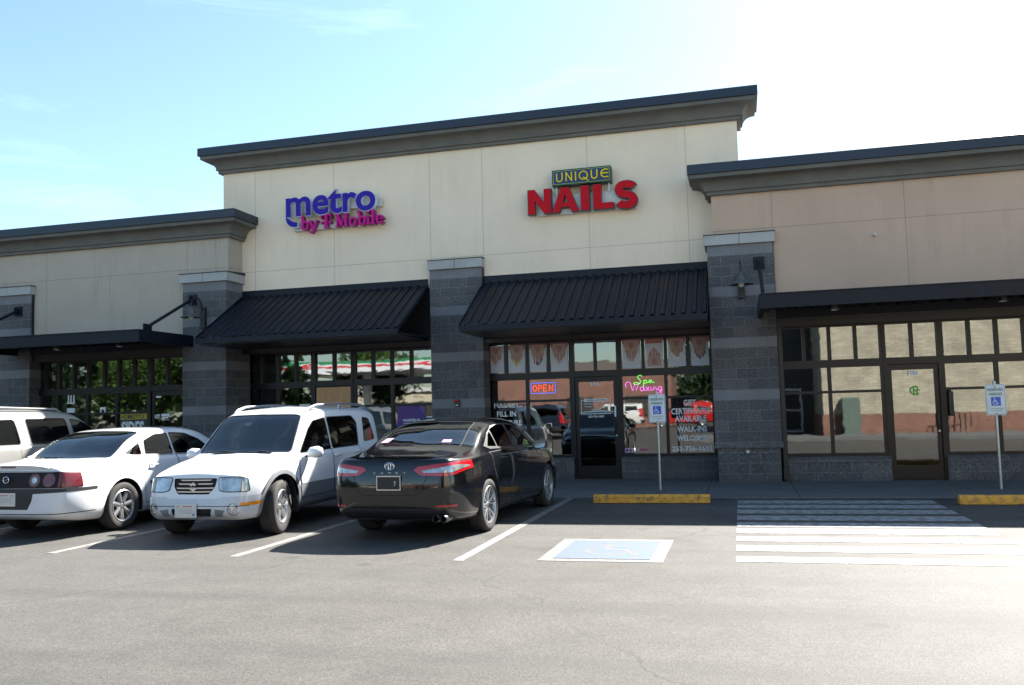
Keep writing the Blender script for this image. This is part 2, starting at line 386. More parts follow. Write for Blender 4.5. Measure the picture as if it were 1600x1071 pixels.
sy.prism([(cx-0.06+0.07*math.cos(a),cy+0.54+0.07*math.sin(a)) for a in [i*math.pi/6 for i in range(12)]],z0,z1+0.0005,'z')
struct('parking_emblem_symbol',sy,m_paint_line('emblem_symbol_white',(0.085,0.105,0.13),0.4))

# ================================================================== the shop building
B=empty('shop_building',(-5.6,17.6,0),label='long single storey shop building with raised cream centre parapet and grey block pillars',cat='building')
def part(mb,name,mat,parent=B,**k):
    o=mb.build(name,mat,parent,**k); o.matrix_parent_inverse=parent.matrix_basis.inverted(); return o
def keep(o,parent):
    o.parent=parent; o.matrix_parent_inverse=Matrix.Translation(-Vector(parent.matrix_basis.translation)) if parent.parent is None else Matrix(); return o
YW,YT=17.66,18.25            # face of the wings / of the raised centre
HB=3.05                      # head of the glazing
# walls above the storefronts
part(MB().box(-30,-11.28,YW,18.6,HB,6.1),'left_wing_wall',A['taupe'])
part(MB().box(-0.38,20,YW,18.6,HB,6.1),'right_wing_wall',A['tan'])
part(MB().box(-11.78,0.19,YT,19.0,HB+0.05,7.62),'centre_parapet_wall',A['cream'])
part(MB().box(-30,20,19.02,34,3.3,5.5),'roof_slab',A['dark'])
# cornices
def prof(t,wall,s=1.0):   # t: top height
    pts=[(0.0,t-0.56*s),(0.085,t-0.56*s),(0.085,t-0.49*s),(0.125,t-0.485*s),(0.125,t-0.43*s)]
    for i in range(7):
        a=R_(90*i/6); pts.append((0.36-0.22*math.cos(a),t-0.43*s+0.17*s*math.sin(a)))
    pts=pts[:5]+[(0.14+0.22*(1-math.cos(R_(15*i))),t-0.43*s+0.16*s*math.sin(R_(15*i))) for i in range(1,7)]
    pts+=[(0.385,t-0.265*s),(0.385,t-0.19*s),(0.0,t-0.19*s)]
    return pts
def coping(t): return [(0.0,t-0.19),(0.405,t-0.19),(0.43,t-0.185),(0.43,t-0.005),(0.41,t+0.01),(0.0,t+0.03)]
def cornice(path,t,back,nm):
    part(sweep(prof(t,0),path),'cornice_molding',A['molding'],smooth=True,ang=30)
    part(sweep(coping(t),path),'coping',A['navy2'])
    x0,x1,y0,y1=back; part(MB().box(x0,x1,y0,y1,t-0.3,t+0.028),'parapet_top',A['navy2'])
cornice([(-30,YW),(-11.28,YW),(-11.28,18.24)],6.24,(-30,-11.29,YW+0.01,18.59),'')
cornice([(-0.38,18.24),(-0.38,YW),(20,YW)],6.24,(-0.37,20,YW+0.01,18.59),'')
cornice([(-11.78,19.0),(-11.78,YT),(0.19,YT),(0.19,19.0)],7.92,(-11.77,0.18,YT+0.01,18.99),'')
# pillars
def pillar(x0,x1,yf,yb,capx=0.06,side=None,flash=False):
    sh=MB(); e=0.0
    sh.box(x0,x1,yf,yb,0.73,4.66)
    sh.box(x0+0.035,x1-0.035,yf+0.035,yb,0.0,0.73)
    sh.prism([(yf-0.015,0.675),(yf-0.015,0.70),(yf+0.0,0.785),(yf+0.05,0.785),(yf+0.05,0.675)],x0-0.02,x1+0.02,'x')
    p=part(sh,'pillar',A['cmu'])
    c=MB(); xm=(x0+x1)/2
    c.box(x0-capx,xm-0.004,yf-0.06,yb,4.66,4.86); c.box(xm+0.004,x1+capx,yf-0.06,yb,4.66,4.86)
    k=c.build('cap',A['cap'],None,bevel=0.006); k.parent=p
    f=MB(); f.prism([(yf-0.075,4.86),(yf-0.075,4.875),(yb,4.93),(yb,4.86)],x0-capx-0.01,x1+capx+0.01,'x')
    k=f.build('flashing',A['black'],None); k.parent=p
    if flash:
        k=MB().box(x1-0.002,x1+0.014,yf+0.05,yb,HB+0.5,4.66).build('edge_flashing',A['black'],None); k.parent=p
    return p
pillar(-12.40,-11.27,17.55,18.30)
pillar(-6.53,-5.33,18.10,18.70,0.02,flash=True)
pillar(-0.50,0.745,17.55,18.62,0.05,flash=True)
pillar(-18.0,-16.66,17.55,18.30,0.03,flash=True)
# inner returns between pillars and glazing
part(MB().box(-12.38,-11.29,18.30,18.75,0,HB+0.1),'left_return_wall',A['cmu'])
# bulkheads with sloped sills
def bulkhead(x0,x1,yf):
    part(MB().box(x0,x1,yf,yf+0.2,0,0.375),'bulkhead',A['cmu'])
    part(MB().prism([(yf-0.03,0.378),(yf-0.03,0.43),(yf+0.06,0.478),(yf+0.2,0.478),(yf+0.2,0.378)],x0,x1,'x'),'sill',A['cmu'])
# glazing ---------------------------------------------------------------
def window(x0,x1,yf,verts_low,verts_top,top=3.02,posters=None,name='window'):
    """x0..x1 outer frame, verts = mullion centre x lists"""
    fr=MB(); w=0.055; d0,d1=yf,yf+0.11
    zs=[0.48,1.71,2.255,top]
    fr.box(x0,x0+w,d0,d1,zs[0],zs[3]); fr.box(x1-w,x1,d0,d1,zs[0],zs[3])
    for a,b in ((0.48,0.54),(1.685,1.735),(2.18,2.33),(top-0.05,top)): fr.box(x0+w,x1-w,d0+0.004,d1-0.004,a,b)
    for x in verts_low: fr.box(x-0.033,x+0.033,d0+0.001,d1-0.001,0.54,2.18) if True else None
    for x in verts_top: fr.box(x-0.033,x+0.033,d0+0.001,d1-0.001,2.33,top-0.05)
    o=part(fr,name,A['bronze'])
    # horizontals run through: lower verticals are cut by the muntin, so set it 3 mm back
    ed=[x0+w]+list(verts_low)+[x1-w]; gl=MB()
    yy=yf+0.055
    for a,b in zip(ed,ed[1:]):
        for z0,z1 in ((0.54,1.685),(1.735,2.18)):
            gl.add([(a,yy,z0),(b,yy,z0),(b,yy,z1),(a,yy,z1)],[(0,1,2,3)])
    et=[x0+w]+list(verts_top)+[x1-w]
    for a,b in zip(et,et[1:]): gl.add([(a,yy,2.33),(b,yy,2.33),(b,yy,top-0.05),(a,yy,top-0.05)],[(0,1,2,3)])
    k=gl.build('pane',A['glass'],None,recalc=False); k.parent=o
    return o
def door(x0,x1,yf,tx,top=3.02,handle_right=True,board=False,yo=0.0):
    """frame outer x0..x1 with a transom of two lites over it"""
    fr=MB(); w=0.055
    fr.box(x0,x0+w,yf-0.02,yf+0.13,0.02,top); fr.box(x1-w,x1,yf-0.02,yf+0.13,0.02,top)
    fr.box(x0+w,x1-w,yf-0.016,yf+0.126,2.20,2.33); fr.box(x0+w,x1-w,yf-0.016,yf+0.126,top-0.05,top)
    fr.box(tx-0.033,tx+0.033,yf,yf+0.11,2.33,top-0.05); fr.box(x0+w,x1-w,yf-0.016,yf+0.126,0.02,0.035)
    tw=part(fr,'door_frame',A['bronze'])
    gl=MB(); yy=yf+0.055
    for a,b in ((x0+w,tx-0.033),(tx+0.033,x1-w)): gl.add([(a,yy,2.33),(b,yy,2.33),(b,yy,top-0.05),(a,yy,top-0.05)],[(0,1,2,3)])
    k=gl.build('transom_pane',A['glass'],None,recalc=False); k.parent=tw
    lf=MB(); a,b=x0+w+0.006,x1-w-0.006; st=0.075
    lf.box(a,a+st,yf+0.02,yf+0.065,0.04,2.19); lf.box(b-st,b,yf+0.02,yf+0.065,0.04,2.19)
    lf.box(a+st,b-st,yf+0.023,yf+0.062,2.09,2.19); lf.box(a+st,b-st,yf+0.023,yf+0.062,0.04,0.29)
    d=part(lf,'door',A['bronze'])
    g=MB().add([(a+st,yf+0.045,0.29),(b-st,yf+0.045,0.29),(b-st,yf+0.045,2.09),(a+st,yf+0.045,2.09)],[(0,1,2,3)])
    k=g.build('pane',A['glass'],None,recalc=False); k.parent=d
    hx=b-0.04
    h=MB().tube([(hx,yf+0.02,1.25),(hx-0.01,yf-0.05,1.25),(hx-0.02,yf-0.06,1.22),(hx-0.02,yf-0.06,1.02),(hx-0.01,yf-0.05,0.99),(hx,yf+0.02,0.99)],0.012,8)
    k=h.build('handle',A['black'],None,smooth=True); k.parent=d
    k=MB().lathe([(0.0,-0.012),(0.018,-0.012),(0.02,0.0)],12,(b-0.04,yf+0.018,0.93),'y').build('lock',A['zinc'],None,smooth=True); k.parent=d
    return d
YR,YN=17.85,18.60
def lites(e,m,pat): return e
# right unit
bulkhead(0.78,2.70,YR-0.10); bulkhead(3.67,9.0,YR-0.10)
window(0.80,2.67,YR,[1.69],[1.245,1.715,2.19])
door(2.67,3.68,YR,3.185)
window(3.68,7.45,YR,[4.61,5.55,6.5],[4.18,4.645,5.11,5.58,6.05,6.52,6.98]); 
# nails unit
bulkhead(-5.45,-3.49,YN-0.10); bulkhead(-2.47,-0.50,YN-0.10)
window(-5.46,-3.50,YN,[-4.50],[-4.965,-4.485,-4.01])
door(-3.50,-2.47,YN,-2.985)
window(-2.47,-0.51,YN,[-1.495],[-1.955,-1.48,-1.01])
# phone shop unit
bulkhead(-11.6,-9.6,YN-0.10); bulkhead(-8.62,-6.5,YN-0.10)
window(-11.5,-9.64,YN,[-10.57],[-11.04,-10.56,-10.10])
door(-9.64,-8.62,YN,-9.115)
window(-8.62,-6.55,YN,[-7.67],[-8.14,-7.675,-7.20])
# left unit
bulkhead(-16.85,-13.52,YR-0.10)
window(-16.86,-13.52,YR,[-16.12,-15.265,-14.425],[-16.50,-16.09,-15.66,-15.245,-14.79,-14.38,-13.955])
door(-13.52,-12.42,YR,-13.045)
# heads and jamb infill
hd=MB(); hd.box(0.745,9,YR-0.02,18.6,3.02,3.05); hd.box(-16.9,-12.4,YR-0.02,18.6,3.02,3.05)
hd.box(-11.6,-6.5,YN-0.02,19.0,3.02,3.10); hd.box(-5.4,-0.5,YN-0.02,19.0,3.02,3.10)
hd.box(0.745,0.80,YR+0.01,18.6,0,3.02); hd.box(-5.33,-5.46,YN-0.02,19.0,0,3.02); hd.box(-11.29,-11.5,YN,19.0,0,3.02)
part(hd,'frame_infill',A['bronze'])
part(MB().box(-17.1,-12.4,YW-0.016,YW-0.001,3.0,3.32),'head_shade_strip',A['black']); part(MB().box(0.745,9,YW-0.016,YW-0.001,3.0,3.32),'head_shade_strip',A['black'])  # black strips added as the canopy's shade on the wing walls
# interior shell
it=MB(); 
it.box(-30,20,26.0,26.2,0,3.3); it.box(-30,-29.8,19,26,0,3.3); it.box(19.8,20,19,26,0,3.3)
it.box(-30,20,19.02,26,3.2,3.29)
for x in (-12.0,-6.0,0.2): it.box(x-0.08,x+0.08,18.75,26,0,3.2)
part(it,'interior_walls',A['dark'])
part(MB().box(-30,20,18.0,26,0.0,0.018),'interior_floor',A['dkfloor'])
# metal shed awnings ---------------------------------------------------
def awning(x0,x1,yb,yf,zb,zf):
    mb=MB(); w=x1-x0; n=int(round(w/0.19)); p=w/n
    prof=[]
    for i in range(n):
        a=x0+i*p; prof+=[(a,0),(a+p*0.52,0),(a+p*0.60,0.032),(a+p*0.92,0.032)]
    prof.append((x1,0))
    t=0.004; vs=[]; fs=[]
    for x,h in prof:
        vs+= [(x,yf,zf+h),(x,yb,zb+h),(x,yf,zf+h-t),(x,yb,zb+h-t)]
    m=len(prof)
    for i in range(m-1):
        a=4*i; b=4*(i+1); fs+=[(a,b,b+1,a+1),(a+2,a+3,b+3,b+2),(a,a+2,b+2,b),(a+1,b+1,b+3,a+3)]
    mb.add(vs,fs)
    o=part(mb,'awning',A['navy'])
    f=MB(); f.box(x0,x1,yf-0.012,yf+0.05,zf-0.115,zf-0.005)
    f.box(x0,x1,yb-0.0,yb+0.03,zb-0.06,zb+0.16)
    f.prism([(yf,zf-0.06),(yb,zb-0.06),(yb,zb+0.04),(yf,zf+0.04)],x0-0.015,x0+0.0,'x'); f.prism([(yf,zf-0.06),(yb,zb-0.06),(yb,zb+0.04),(yf,zf+0.04)],x1+0.0,x1+0.015,'x')
    k=f.build('fascia',A['navy'],None); k.parent=o
    u=MB()
    for i in range(6):
        x=x0+0.04+(w-0.08)*i/5
        u.bar((x,yf+0.05,zf-0.06),(x,yb,zb-0.07),0.04); u.bar((x,yf+0.05,zf-0.09),(x,yb+0.0,zf-0.05),0.04)
    u.bar((x0,yb-0.02,zf-0.03),(x1,yb-0.02,zf-0.03),0.05)
    k=u.build('support_frame',A['black'],None); k.parent=o
    return o
awning(-11.26,-6.62,18.22,16.40,4.33,3.24)
awning(-5.31,-0.515,18.22,16.40,4.31,3.22)
part(MB().box(-11.27,-6.54,18.232,18.248,3.0,4.30).box(-5.325,-0.51,18.232,18.248,3.0,4.28),'awning_shade_sheet',A['black'])  # black sheets over the cream wall stand in for shade under the awnings
part(MB().box(-11.26,-6.62,16.46,18.2,3.105,3.12).box(-5.31,-0.515,16.46,18.2,3.09,3.105),'awning_soffit',A['black'])
# flat canopies -----------------------------------------------------------
def canopy(x0,x1):
    f=MB(); yf,yb=15.65,17.66; z0,z1=3.17,3.43
    pr=[(yf,z0),(yf,z0+0.02),(yf+0.02,z0+0.02),(yf+0.02,z1-0.02),(yf,z1-0.02),(yf,z1),(yf+0.09,z1),(yf+0.09,z0)]
    f.prism(pr,x0,x1,'x'); f.box(x0,x0+0.08,yf+0.09,yb,z0,z1); f.box(x1-0.08,x1,yf+0.09,yb,z0,z1)
    f.box(x0+0.08,x1-0.08,yb-0.1,yb,z0,z1)
    o=part(f,'canopy',A['navy'])
    d=MB(); d.box(x0+0.08,x1-0.08,yf+0.09,yb-0.1,z1-0.09,z1-0.03)
    n=int((x1-x0)/0.3)
    for i in range(n): d.box(x0+0.1+i*0.3,x0+0.22+i*0.3,yf+0.09,yb-0.1,z1-0.13,z1-0.09)
    k=d.build('deck',A['black'],None); k.parent=o
    return o
cl=canopy(-17.1,-12.12); cr_=canopy(0.41,9.0)
def tie(x,parent,px):
    t=MB(); t.box(px-0.105,px+0.105,17.52,17.555,4.13,4.38); t.tube([(px,17.52,4.27),(x,15.95,3.50)],0.035,10)
    t.box(x-0.015,x+0.015,15.82,16.08,3.42,3.56); t.box(px-0.015,px+0.015,17.40,17.53,4.17,4.33)
    k=t.build('tie_rod',A['navy'],None); k.parent=parent
tie(-12.13,cl,-12.13); tie(-17.0,cl,-17.0); tie(0.475,cr_,0.475)
# recessed soffit lamps
for c_,x in ((cl,-15.3),(cl,-13.6),(cr_,1.75),(cr_,4.55)):
    k=MB().lathe([(0.0,3.30),(0.05,3.29),(0.075,3.24),(0.08,3.20)],14,(x,16.9,0)).build('downlight',A['zinc'],None,smooth=True); k.parent=c_
# ================================================================== signs, lamps, small fixtures
def col(name,c,rough=0.5,**k): return M_plain(name,c,rough,var=0.06,**k)
K=dict(purple=col('sign_purple',(0.035,0.018,0.34),0.5,spec=0.15),pale=col('sign_return_pale',(0.62,0.70,0.80),0.4),magenta=col('sign_magenta',(0.58,0.012,0.26),0.5,spec=0.15),
 magd=col('sign_magenta_return',(0.33,0.012,0.17),0.4),red=col('sign_red',(0.56,0.004,0.014),0.5,spec=0.15),rdark=col('sign_return_dark',(0.035,0.03,0.04),0.4),
 race=col('sign_raceway',(0.62,0.62,0.60),0.5),navyf=col('sign_blue_face',(0.012,0.035,0.13),0.4),dgreen=col('sign_green_frame',(0.012,0.045,0.03),0.4),
 ygreen=col('sign_line',(0.30,0.42,0.06),0.4),yellow=col('sign_yellow',(0.88,0.68,0.01),0.5,spec=0.15),white=col('vinyl_white',(0.85,0.87,0.88),0.5),
 wht2=col('sheet_white',(0.72,0.74,0.76),0.4),green=col('sign_text_green',(0.02,0.22,0.14),0.4),blue=col('sign_blue',(0.01,0.10,0.55),0.35),
 lgreen=col('logo_green',(0.12,0.48,0.06),0.4),ply=None,violet=col('poster_violet',(0.075,0.025,0.22),0.4),must=col('poster_mustard',(0.45,0.36,0.02),0.45),
 coal=col('poster_dark',(0.02,0.022,0.03),0.4),skin=col('poster_skin',(0.46,0.31,0.27),0.5),skin2=col('poster_skin_dark',(0.34,0.19,0.165),0.5),poster=col('poster_pale_blue',(0.55,0.60,0.70),0.35),
 pred=col('poster_red_band',(0.38,0.13,0.10),0.4),nail=col('poster_nail',(0.55,0.52,0.55),0.3),nyel=col('poster_nail_yellow',(0.6,0.5,0.06),0.3),ndark=col('poster_nail_dark',(0.10,0.01,0.02),0.3),pink=col('sticker_pink',(0.62,0.42,0.60),0.4))
def em(name,c,s): return M_plain(name,c,0.4,var=0.0,emit=c,estr=s)
K['n_red']=em('neon_red',(1.0,0.08,0.03),0.42); K['n_blue']=em('neon_blue',(0.10,0.16,0.95),0.35); K['n_green']=em('neon_green',(0.15,0.95,0.12),0.33); K['n_pink']=em('neon_pink',(0.95,0.20,0.80),0.33)
def place(o,x0,x1,z0,z1,axis='xz'):
    v=[p.co for p in o.data.vertices]; a0=min(p.x for p in v); a1=max(p.x for p in v); b0=min(p.z for p in v); b1=max(p.z for p in v)
    sx=(x1-x0)/max(a1-a0,1e-6); sz=(z1-z0)/max(b1-b0,1e-6)
    for p in v: p.x=x0+(p.x-a0)*sx; p.z=z0+(p.z-b0)*sz
    return o
def fit(txt,x0,x1,z0,z1,y,mat,name,parent=None,ext=0.001,off=0.0,sx=1,res=2):
    o=text_mb(txt,(z1-z0)*1.3,(0,y,0),mat,name,None,ext,off*(z1-z0),res=res); place(o,x0,x1,z0,z1)
    if parent: o.parent=parent
    return o
def arc(cx,cz,rx,rz,a0,a1,n=10): return [(cx+rx*math.cos(R_(a0+(a1-a0)*i/n)),cz+rz*math.sin(R_(a0+(a1-a0)*i/n))) for i in range(n+1)]
def strokes(mb,gl,ox,oz,sx,sz,y0,y1,mat=None,k0=0):
    k=k0
    for pts,w in gl:
        pts=[(ox+a*sx,oz+b*sz) for a,b in pts]
        for (a,b),(c,d) in zip(pts,pts[1:]):
            L_=math.hypot(c-a,d-b) or 1; nx,nz=-(d-b)/L_*w/2*sz,(c-a)/L_*w/2*sz
            mb.prism([(a+nx,b+nz),(c+nx,d+nz),(c-nx,d-nz),(a-nx,b-nz)],y0-k*0.00025,y1,'y',mat); k+=1
        if len(pts)>3:
            for a,b in pts[1:-1]:
                mb.prism([(a+w/2*sz*math.cos(i*math.pi/4),b+w/2*sz*math.sin(i*math.pi/4)) for i in range(8)],y0-k*0.00025,y1,'y',mat); k+=1
    return k
def child(mb,name,mat,parent,**k):
    o=mb.build(name,mat,None,**k); o.parent=parent; return o
def wheelchair(mb,cx,cz,s,y0,y1,mat=None):
    G=[(arc(-0.02,-0.10,0.28,0.28,100,350,14),0.085),([(-0.08,0.36),(-0.04,0.0),(0.20,0.0),(0.33,-0.30),(0.42,-0.27)],0.095),([(-0.06,0.18),(0.16,0.16)],0.08),(arc(-0.08,0.46,0.035,0.035,0,360,8),0.08)]
    strokes(mb,G,cx,cz,s,s,y0,y1,mat)

# --- phone shop sign (letters on a raceway)
S=empty('wall_sign',(-8.85,18.2,6.1),label='purple lower case letters over small magenta letters on the cream wall',cat='sign',group=None)
Sinv=(-8.85,-18.2,-6.1)
def absp(o,S):   # geometry given in world coordinates, parent at S
    o.parent=S; o.data.transform(Matrix.Translation(-S.location)); return o
a=fit('metro',-9.97,-7.74,6.10,6.66,17.97,K['purple'],'face',ext=0.004,off=0.03,res=5)
b=fit('metro',-9.985,-7.725,6.085,6.675,18.04,K['pale'],'ret',ext=0.062,off=0.038,res=5)
tail=MB(); tp=[(-9.972,6.12),(-9.965,6.03),(-9.93,5.95),(-9.86,5.89),(-9.76,5.865),(-9.68,5.87),(-9.68,5.97),(-9.76,5.98),(-9.83,6.01),(-9.90,6.06)]
tail.prism(tp,17.966,17.975,'y',K['purple'])
tc_=(sum(p[0] for p in tp)/len(tp),sum(p[1] for p in tp)/len(tp))
tail.prism([(tc_[0]+(x-tc_[0])*1.1,tc_[1]+(z-tc_[1])*1.14) for x,z in tp],17.977,18.10,'y',K['pale'])
absp(join_meshes([a,b,tail.build('t',None)],'purple_letters'),S)
AS=1.0
GL={'b':[([(0.0,0.95),(0.16,0.95),(0.16,0.03)],0.17),(arc(0.36,0.30,0.22,0.27,140,-140,10),0.15)],
 'y':[([(0.08,0.56),(0.33,0.02)],0.17),([(0.58,0.56),(0.30,-0.12),(0.18,-0.24),(0.06,-0.20)],0.12),([(0.0,0.58),(0.22,0.58)],0.09),([(0.46,0.58),(0.66,0.58)],0.09)],
 'T':[([(0.40,0.90),(0.40,0.05)],0.20),([(0.05,0.93),(0.75,0.93)],0.11),([(0.05,0.93),(0.05,0.68)],0.08),([(0.75,0.93),(0.75,0.68)],0.08),([(0.22,0.05),(0.58,0.05)],0.10),([(0.02,0.40),(0.18,0.40)],0.17),([(0.62,0.40),(0.78,0.40)],0.17)],
 'M':[([(0.12,0.90),(0.12,0.05)],0.11),([(0.12,0.92),(0.42,0.10)],0.20),([(0.42,0.10),(0.72,0.92)],0.10),([(0.74,0.92),(0.74,0.05)],0.20),([(-0.02,0.93),(0.22,0.93)],0.10),([(0.66,0.93),(0.88,0.93)],0.10),([(-0.02,0.05),(0.26,0.05)],0.10),([(0.58,0.05),(0.90,0.05)],0.10)],
 'o':[(arc(0.30,0.30,0.22,0.25,0,360,14),0.15)],
 'i':[([(0.16,0.58),(0.16,0.04)],0.18),([(0.0,0.58),(0.16,0.58)],0.10),([(0.0,0.05),(0.32,0.05)],0.10),([(0.07,0.84),(0.25,0.84)],0.17)],
 'l':[([(0.16,0.98),(0.16,0.04)],0.18),([(0.0,0.96),(0.16,0.96)],0.09),([(0.0,0.05),(0.32,0.05)],0.10)],
 'e':[(arc(0.30,0.30,0.22,0.25,-30,-352,13),0.15),([(0.10,0.32),(0.52,0.32)],0.09)]}
adv={'b':0.66,'y':0.70,'T':0.92,'M':1.02,'o':0.64,'i':0.36,'l':0.36,'e':0.62,' ':0.22}
mt=MB(); 
for y0,y1,mm,gx in ((18.00,18.02,K['magenta'],0),(18.026,18.14,K['magd'],0.0)):
    x=-9.62; k=0; sc=0.325
    for ch in 'by T Mobile':
        if ch in GL: k=strokes(mt,GL[ch],x,5.79+(0.0),sc*1.02,sc,y0,y1,mm,k)
        x+=adv[ch]*sc
o=mt.build('small_letters',None); o.name='small_letters'; absp(o,S)
rw=MB().box(-9.80,-7.66,18.13,18.22,6.22,6.38).box(-9.85,-7.62,18.12,18.22,5.80,5.93); absp(rw.build('raceway',K['race']),S)
# --- nail salon sign
S=empty('wall_sign',(-3.05,18.2,5.95),label='red block letter wall sign under a small navy panel with yellow lettering',cat='sign')
def letters_nails(mb,y0,y1,mat,gw=0.0):
    z0,z1=5.70-gw,6.225+gw; h=z1-z0
    def P_(pts,x0,x1,k): mb.prism([(x0-gw+(x1-x0+2*gw)*a,z0+h*b) for a,b in pts],y0-k*0.0002,y1,'y',mat)
    P_([(0,0),(0.30,0),(0.30,0.55),(0.70,0),(1,0),(1,1),(0.70,1),(0.70,0.45),(0.30,1),(0,1)],-4.22,-3.72,0)
    P_([(0.0,0),(0.27,0),(0.345,0.20),(0.655,0.20),(0.73,0),(1,0),(0.64,1),(0.36,1)],-3.70,-3.12,1) if False else None
    # A with its counter: outline split left/right
    P_([(0.0,0),(0.27,0),(0.345,0.20),(0.5,0.20),(0.5,0.38),(0.41,0.38),(0.5,0.72),(0.5,1),(0.36,1)],-3.70,-3.12,1)
    P_([(1.0,0),(0.64,1),(0.5,1),(0.5,0.72),(0.59,0.38),(0.5,0.38),(0.5,0.20),(0.655,0.20),(0.73,0)],-3.70,-3.12,1)
    P_([(0,0),(1,0),(1,1),(0,1)],-3.065,-2.895,2)
    P_([(0,0),(1,0),(1,0.24),(0.40,0.24),(0.40,1),(0,1)],-2.80,-2.38,3)
    # S as one band
    cl=arc(0.52,0.735,0.335,0.155,15,180,9)+arc(0.5,0.70,0.32,0.18,190,265,5)+arc(0.5,0.30,0.335,0.20,85,-15,6)+arc(0.5,0.27,0.335,0.16,-25,-165,9)
    pts=[(-2.35+0.47*a,5.675+0.57*b) for a,b in cl]; wd=0.150+2*gw; L_=[];R__=[]
    for i,p in enumerate(pts):
        q0=pts[max(0,i-1)];q1=pts[min(len(pts)-1,i+1)]; d=Vector((q1[0]-q0[0],q1[1]-q0[1])).normalized()
        L_.append((p[0]-d.y*wd/2,p[1]+d.x*wd/2)); R__.append((p[0]+d.y*wd/2,p[1]-d.x*wd/2))
    for i in range(len(pts)-1): mb.prism([L_[i],L_[i+1],R__[i+1],R__[i]],y0-(4+i%2)*0.0002,y1,'y',mat)
mb=MB(); letters_nails(mb,18.0,18.012,K['red']); letters_nails(mb,18.014,18.14,K['rdark'],0.012); absp(mb.build('red_letters',None),S)
absp(MB().box(-4.02,-1.93,18.145,18.235,5.68,6.10).build('raceway',K['race']),S)
pn=MB().box(-3.67,-2.41,17.96,18.20,6.26,6.60,K['dgreen']); pn.box(-3.645,-2.435,17.955,17.962,6.285,6.575,K['ygreen']); pn.box(-3.633,-2.447,17.951,17.957,6.297,6.563,K['navyf'])
absp(pn.build('name_panel',None),S)
U={'U':[([(0.08,1),(0.08,0.35)]+arc(0.32,0.32,0.24,0.27,180,270,5)+arc(0.32,0.32,0.24,0.27,270,360,5)+[(0.56,1)],0.13)],
 'N':[([(0.06,0),(0.06,0.98),(0.54,0.05),(0.54,1)],0.12)],'I':[([(0.06,0),(0.06,1)],0.13)],
 'Q':[(arc(0.42,0.5,0.36,0.44,0,360,18),0.12),([(0.40,0.30),(0.85,-0.12)],0.12)],
 'E':[([(0.66,0.93)]+arc(0.42,0.5,0.36,0.43,60,300,14)+[(0.66,0.05)],0.12),([(0.08,0.52),(0.68,0.52)],0.11)]}
mb=MB(); x=-3.585; k=0
for ch,ad in (('U',0.80),('N',0.78),('I',0.30),('Q',0.98),('U',0.80),('E',0.7)):
    k=strokes(mb,U[ch],x,6.335,0.245,0.195,17.945,17.951,K['yellow'],k); x+=ad*0.262
absp(mb.build('name_letters',None),S)
absp(MB().box(-3.62,-3.59,18.10,18.14,6.08,6.27).build('post',K['wht2']),S); absp(MB().box(-2.49,-2.46,18.10,18.14,6.08,6.27).build('post',K['wht2']),S)

# --- gooseneck lamps
bulb=NT('lamp_glass'); bulb.set(Roughness=0.1); bulb.b.inputs['Base Color'].default_value=(0.7,0.7,0.62,1)
def gooseneck(x,label):
    r=empty('wall_lamp',(x,17.55,3.8),label=label,cat='wall lamp',group='gooseneck lamps on the block pillars')
    def a(o): return absp(o,r)
    a(MB().box(x-0.065,x+0.065,17.47,17.55,3.58,4.06).build('back_plate',A['black'],bevel=0.008))
    a(MB().tube([(x,17.47,3.98),(x,17.43,4.12),(x,17.36,4.22),(x,17.26,4.27),(x,17.16,4.25),(x,17.08,4.18),(x,17.05,4.08),(x,17.05,4.0)],0.016,8).build('gooseneck',A['black'],smooth=True))
    a(MB().lathe([(0.0,4.03),(0.045,4.02),(0.055,3.97),(0.085,3.93),(0.09,3.88),(0.13,3.85),(0.225,3.80),(0.23,3.79),(0.13,3.835),(0.08,3.86),(0.0,3.87)],28,(x,17.05,0)).build('shade',A['zincd'],smooth=True,ang=60))
    a(MB().lathe([(0.0,3.87),(0.05,3.86),(0.06,3.80),(0.045,3.755),(0.0,3.74)],16,(x,17.05,0)).build('globe',bulb.m,smooth=True,ang=80))
A['zincd']=M_plain('weathered_grey_enamel',(0.10,0.105,0.10),0.45,0.2,0.2,10)
gooseneck(-11.83,'dark gooseneck barn lamp on grey block pillar left of the phone shop awning')
gooseneck(0.12,'dark gooseneck barn lamp on grey block pillar between the nail salon and the tan wall')

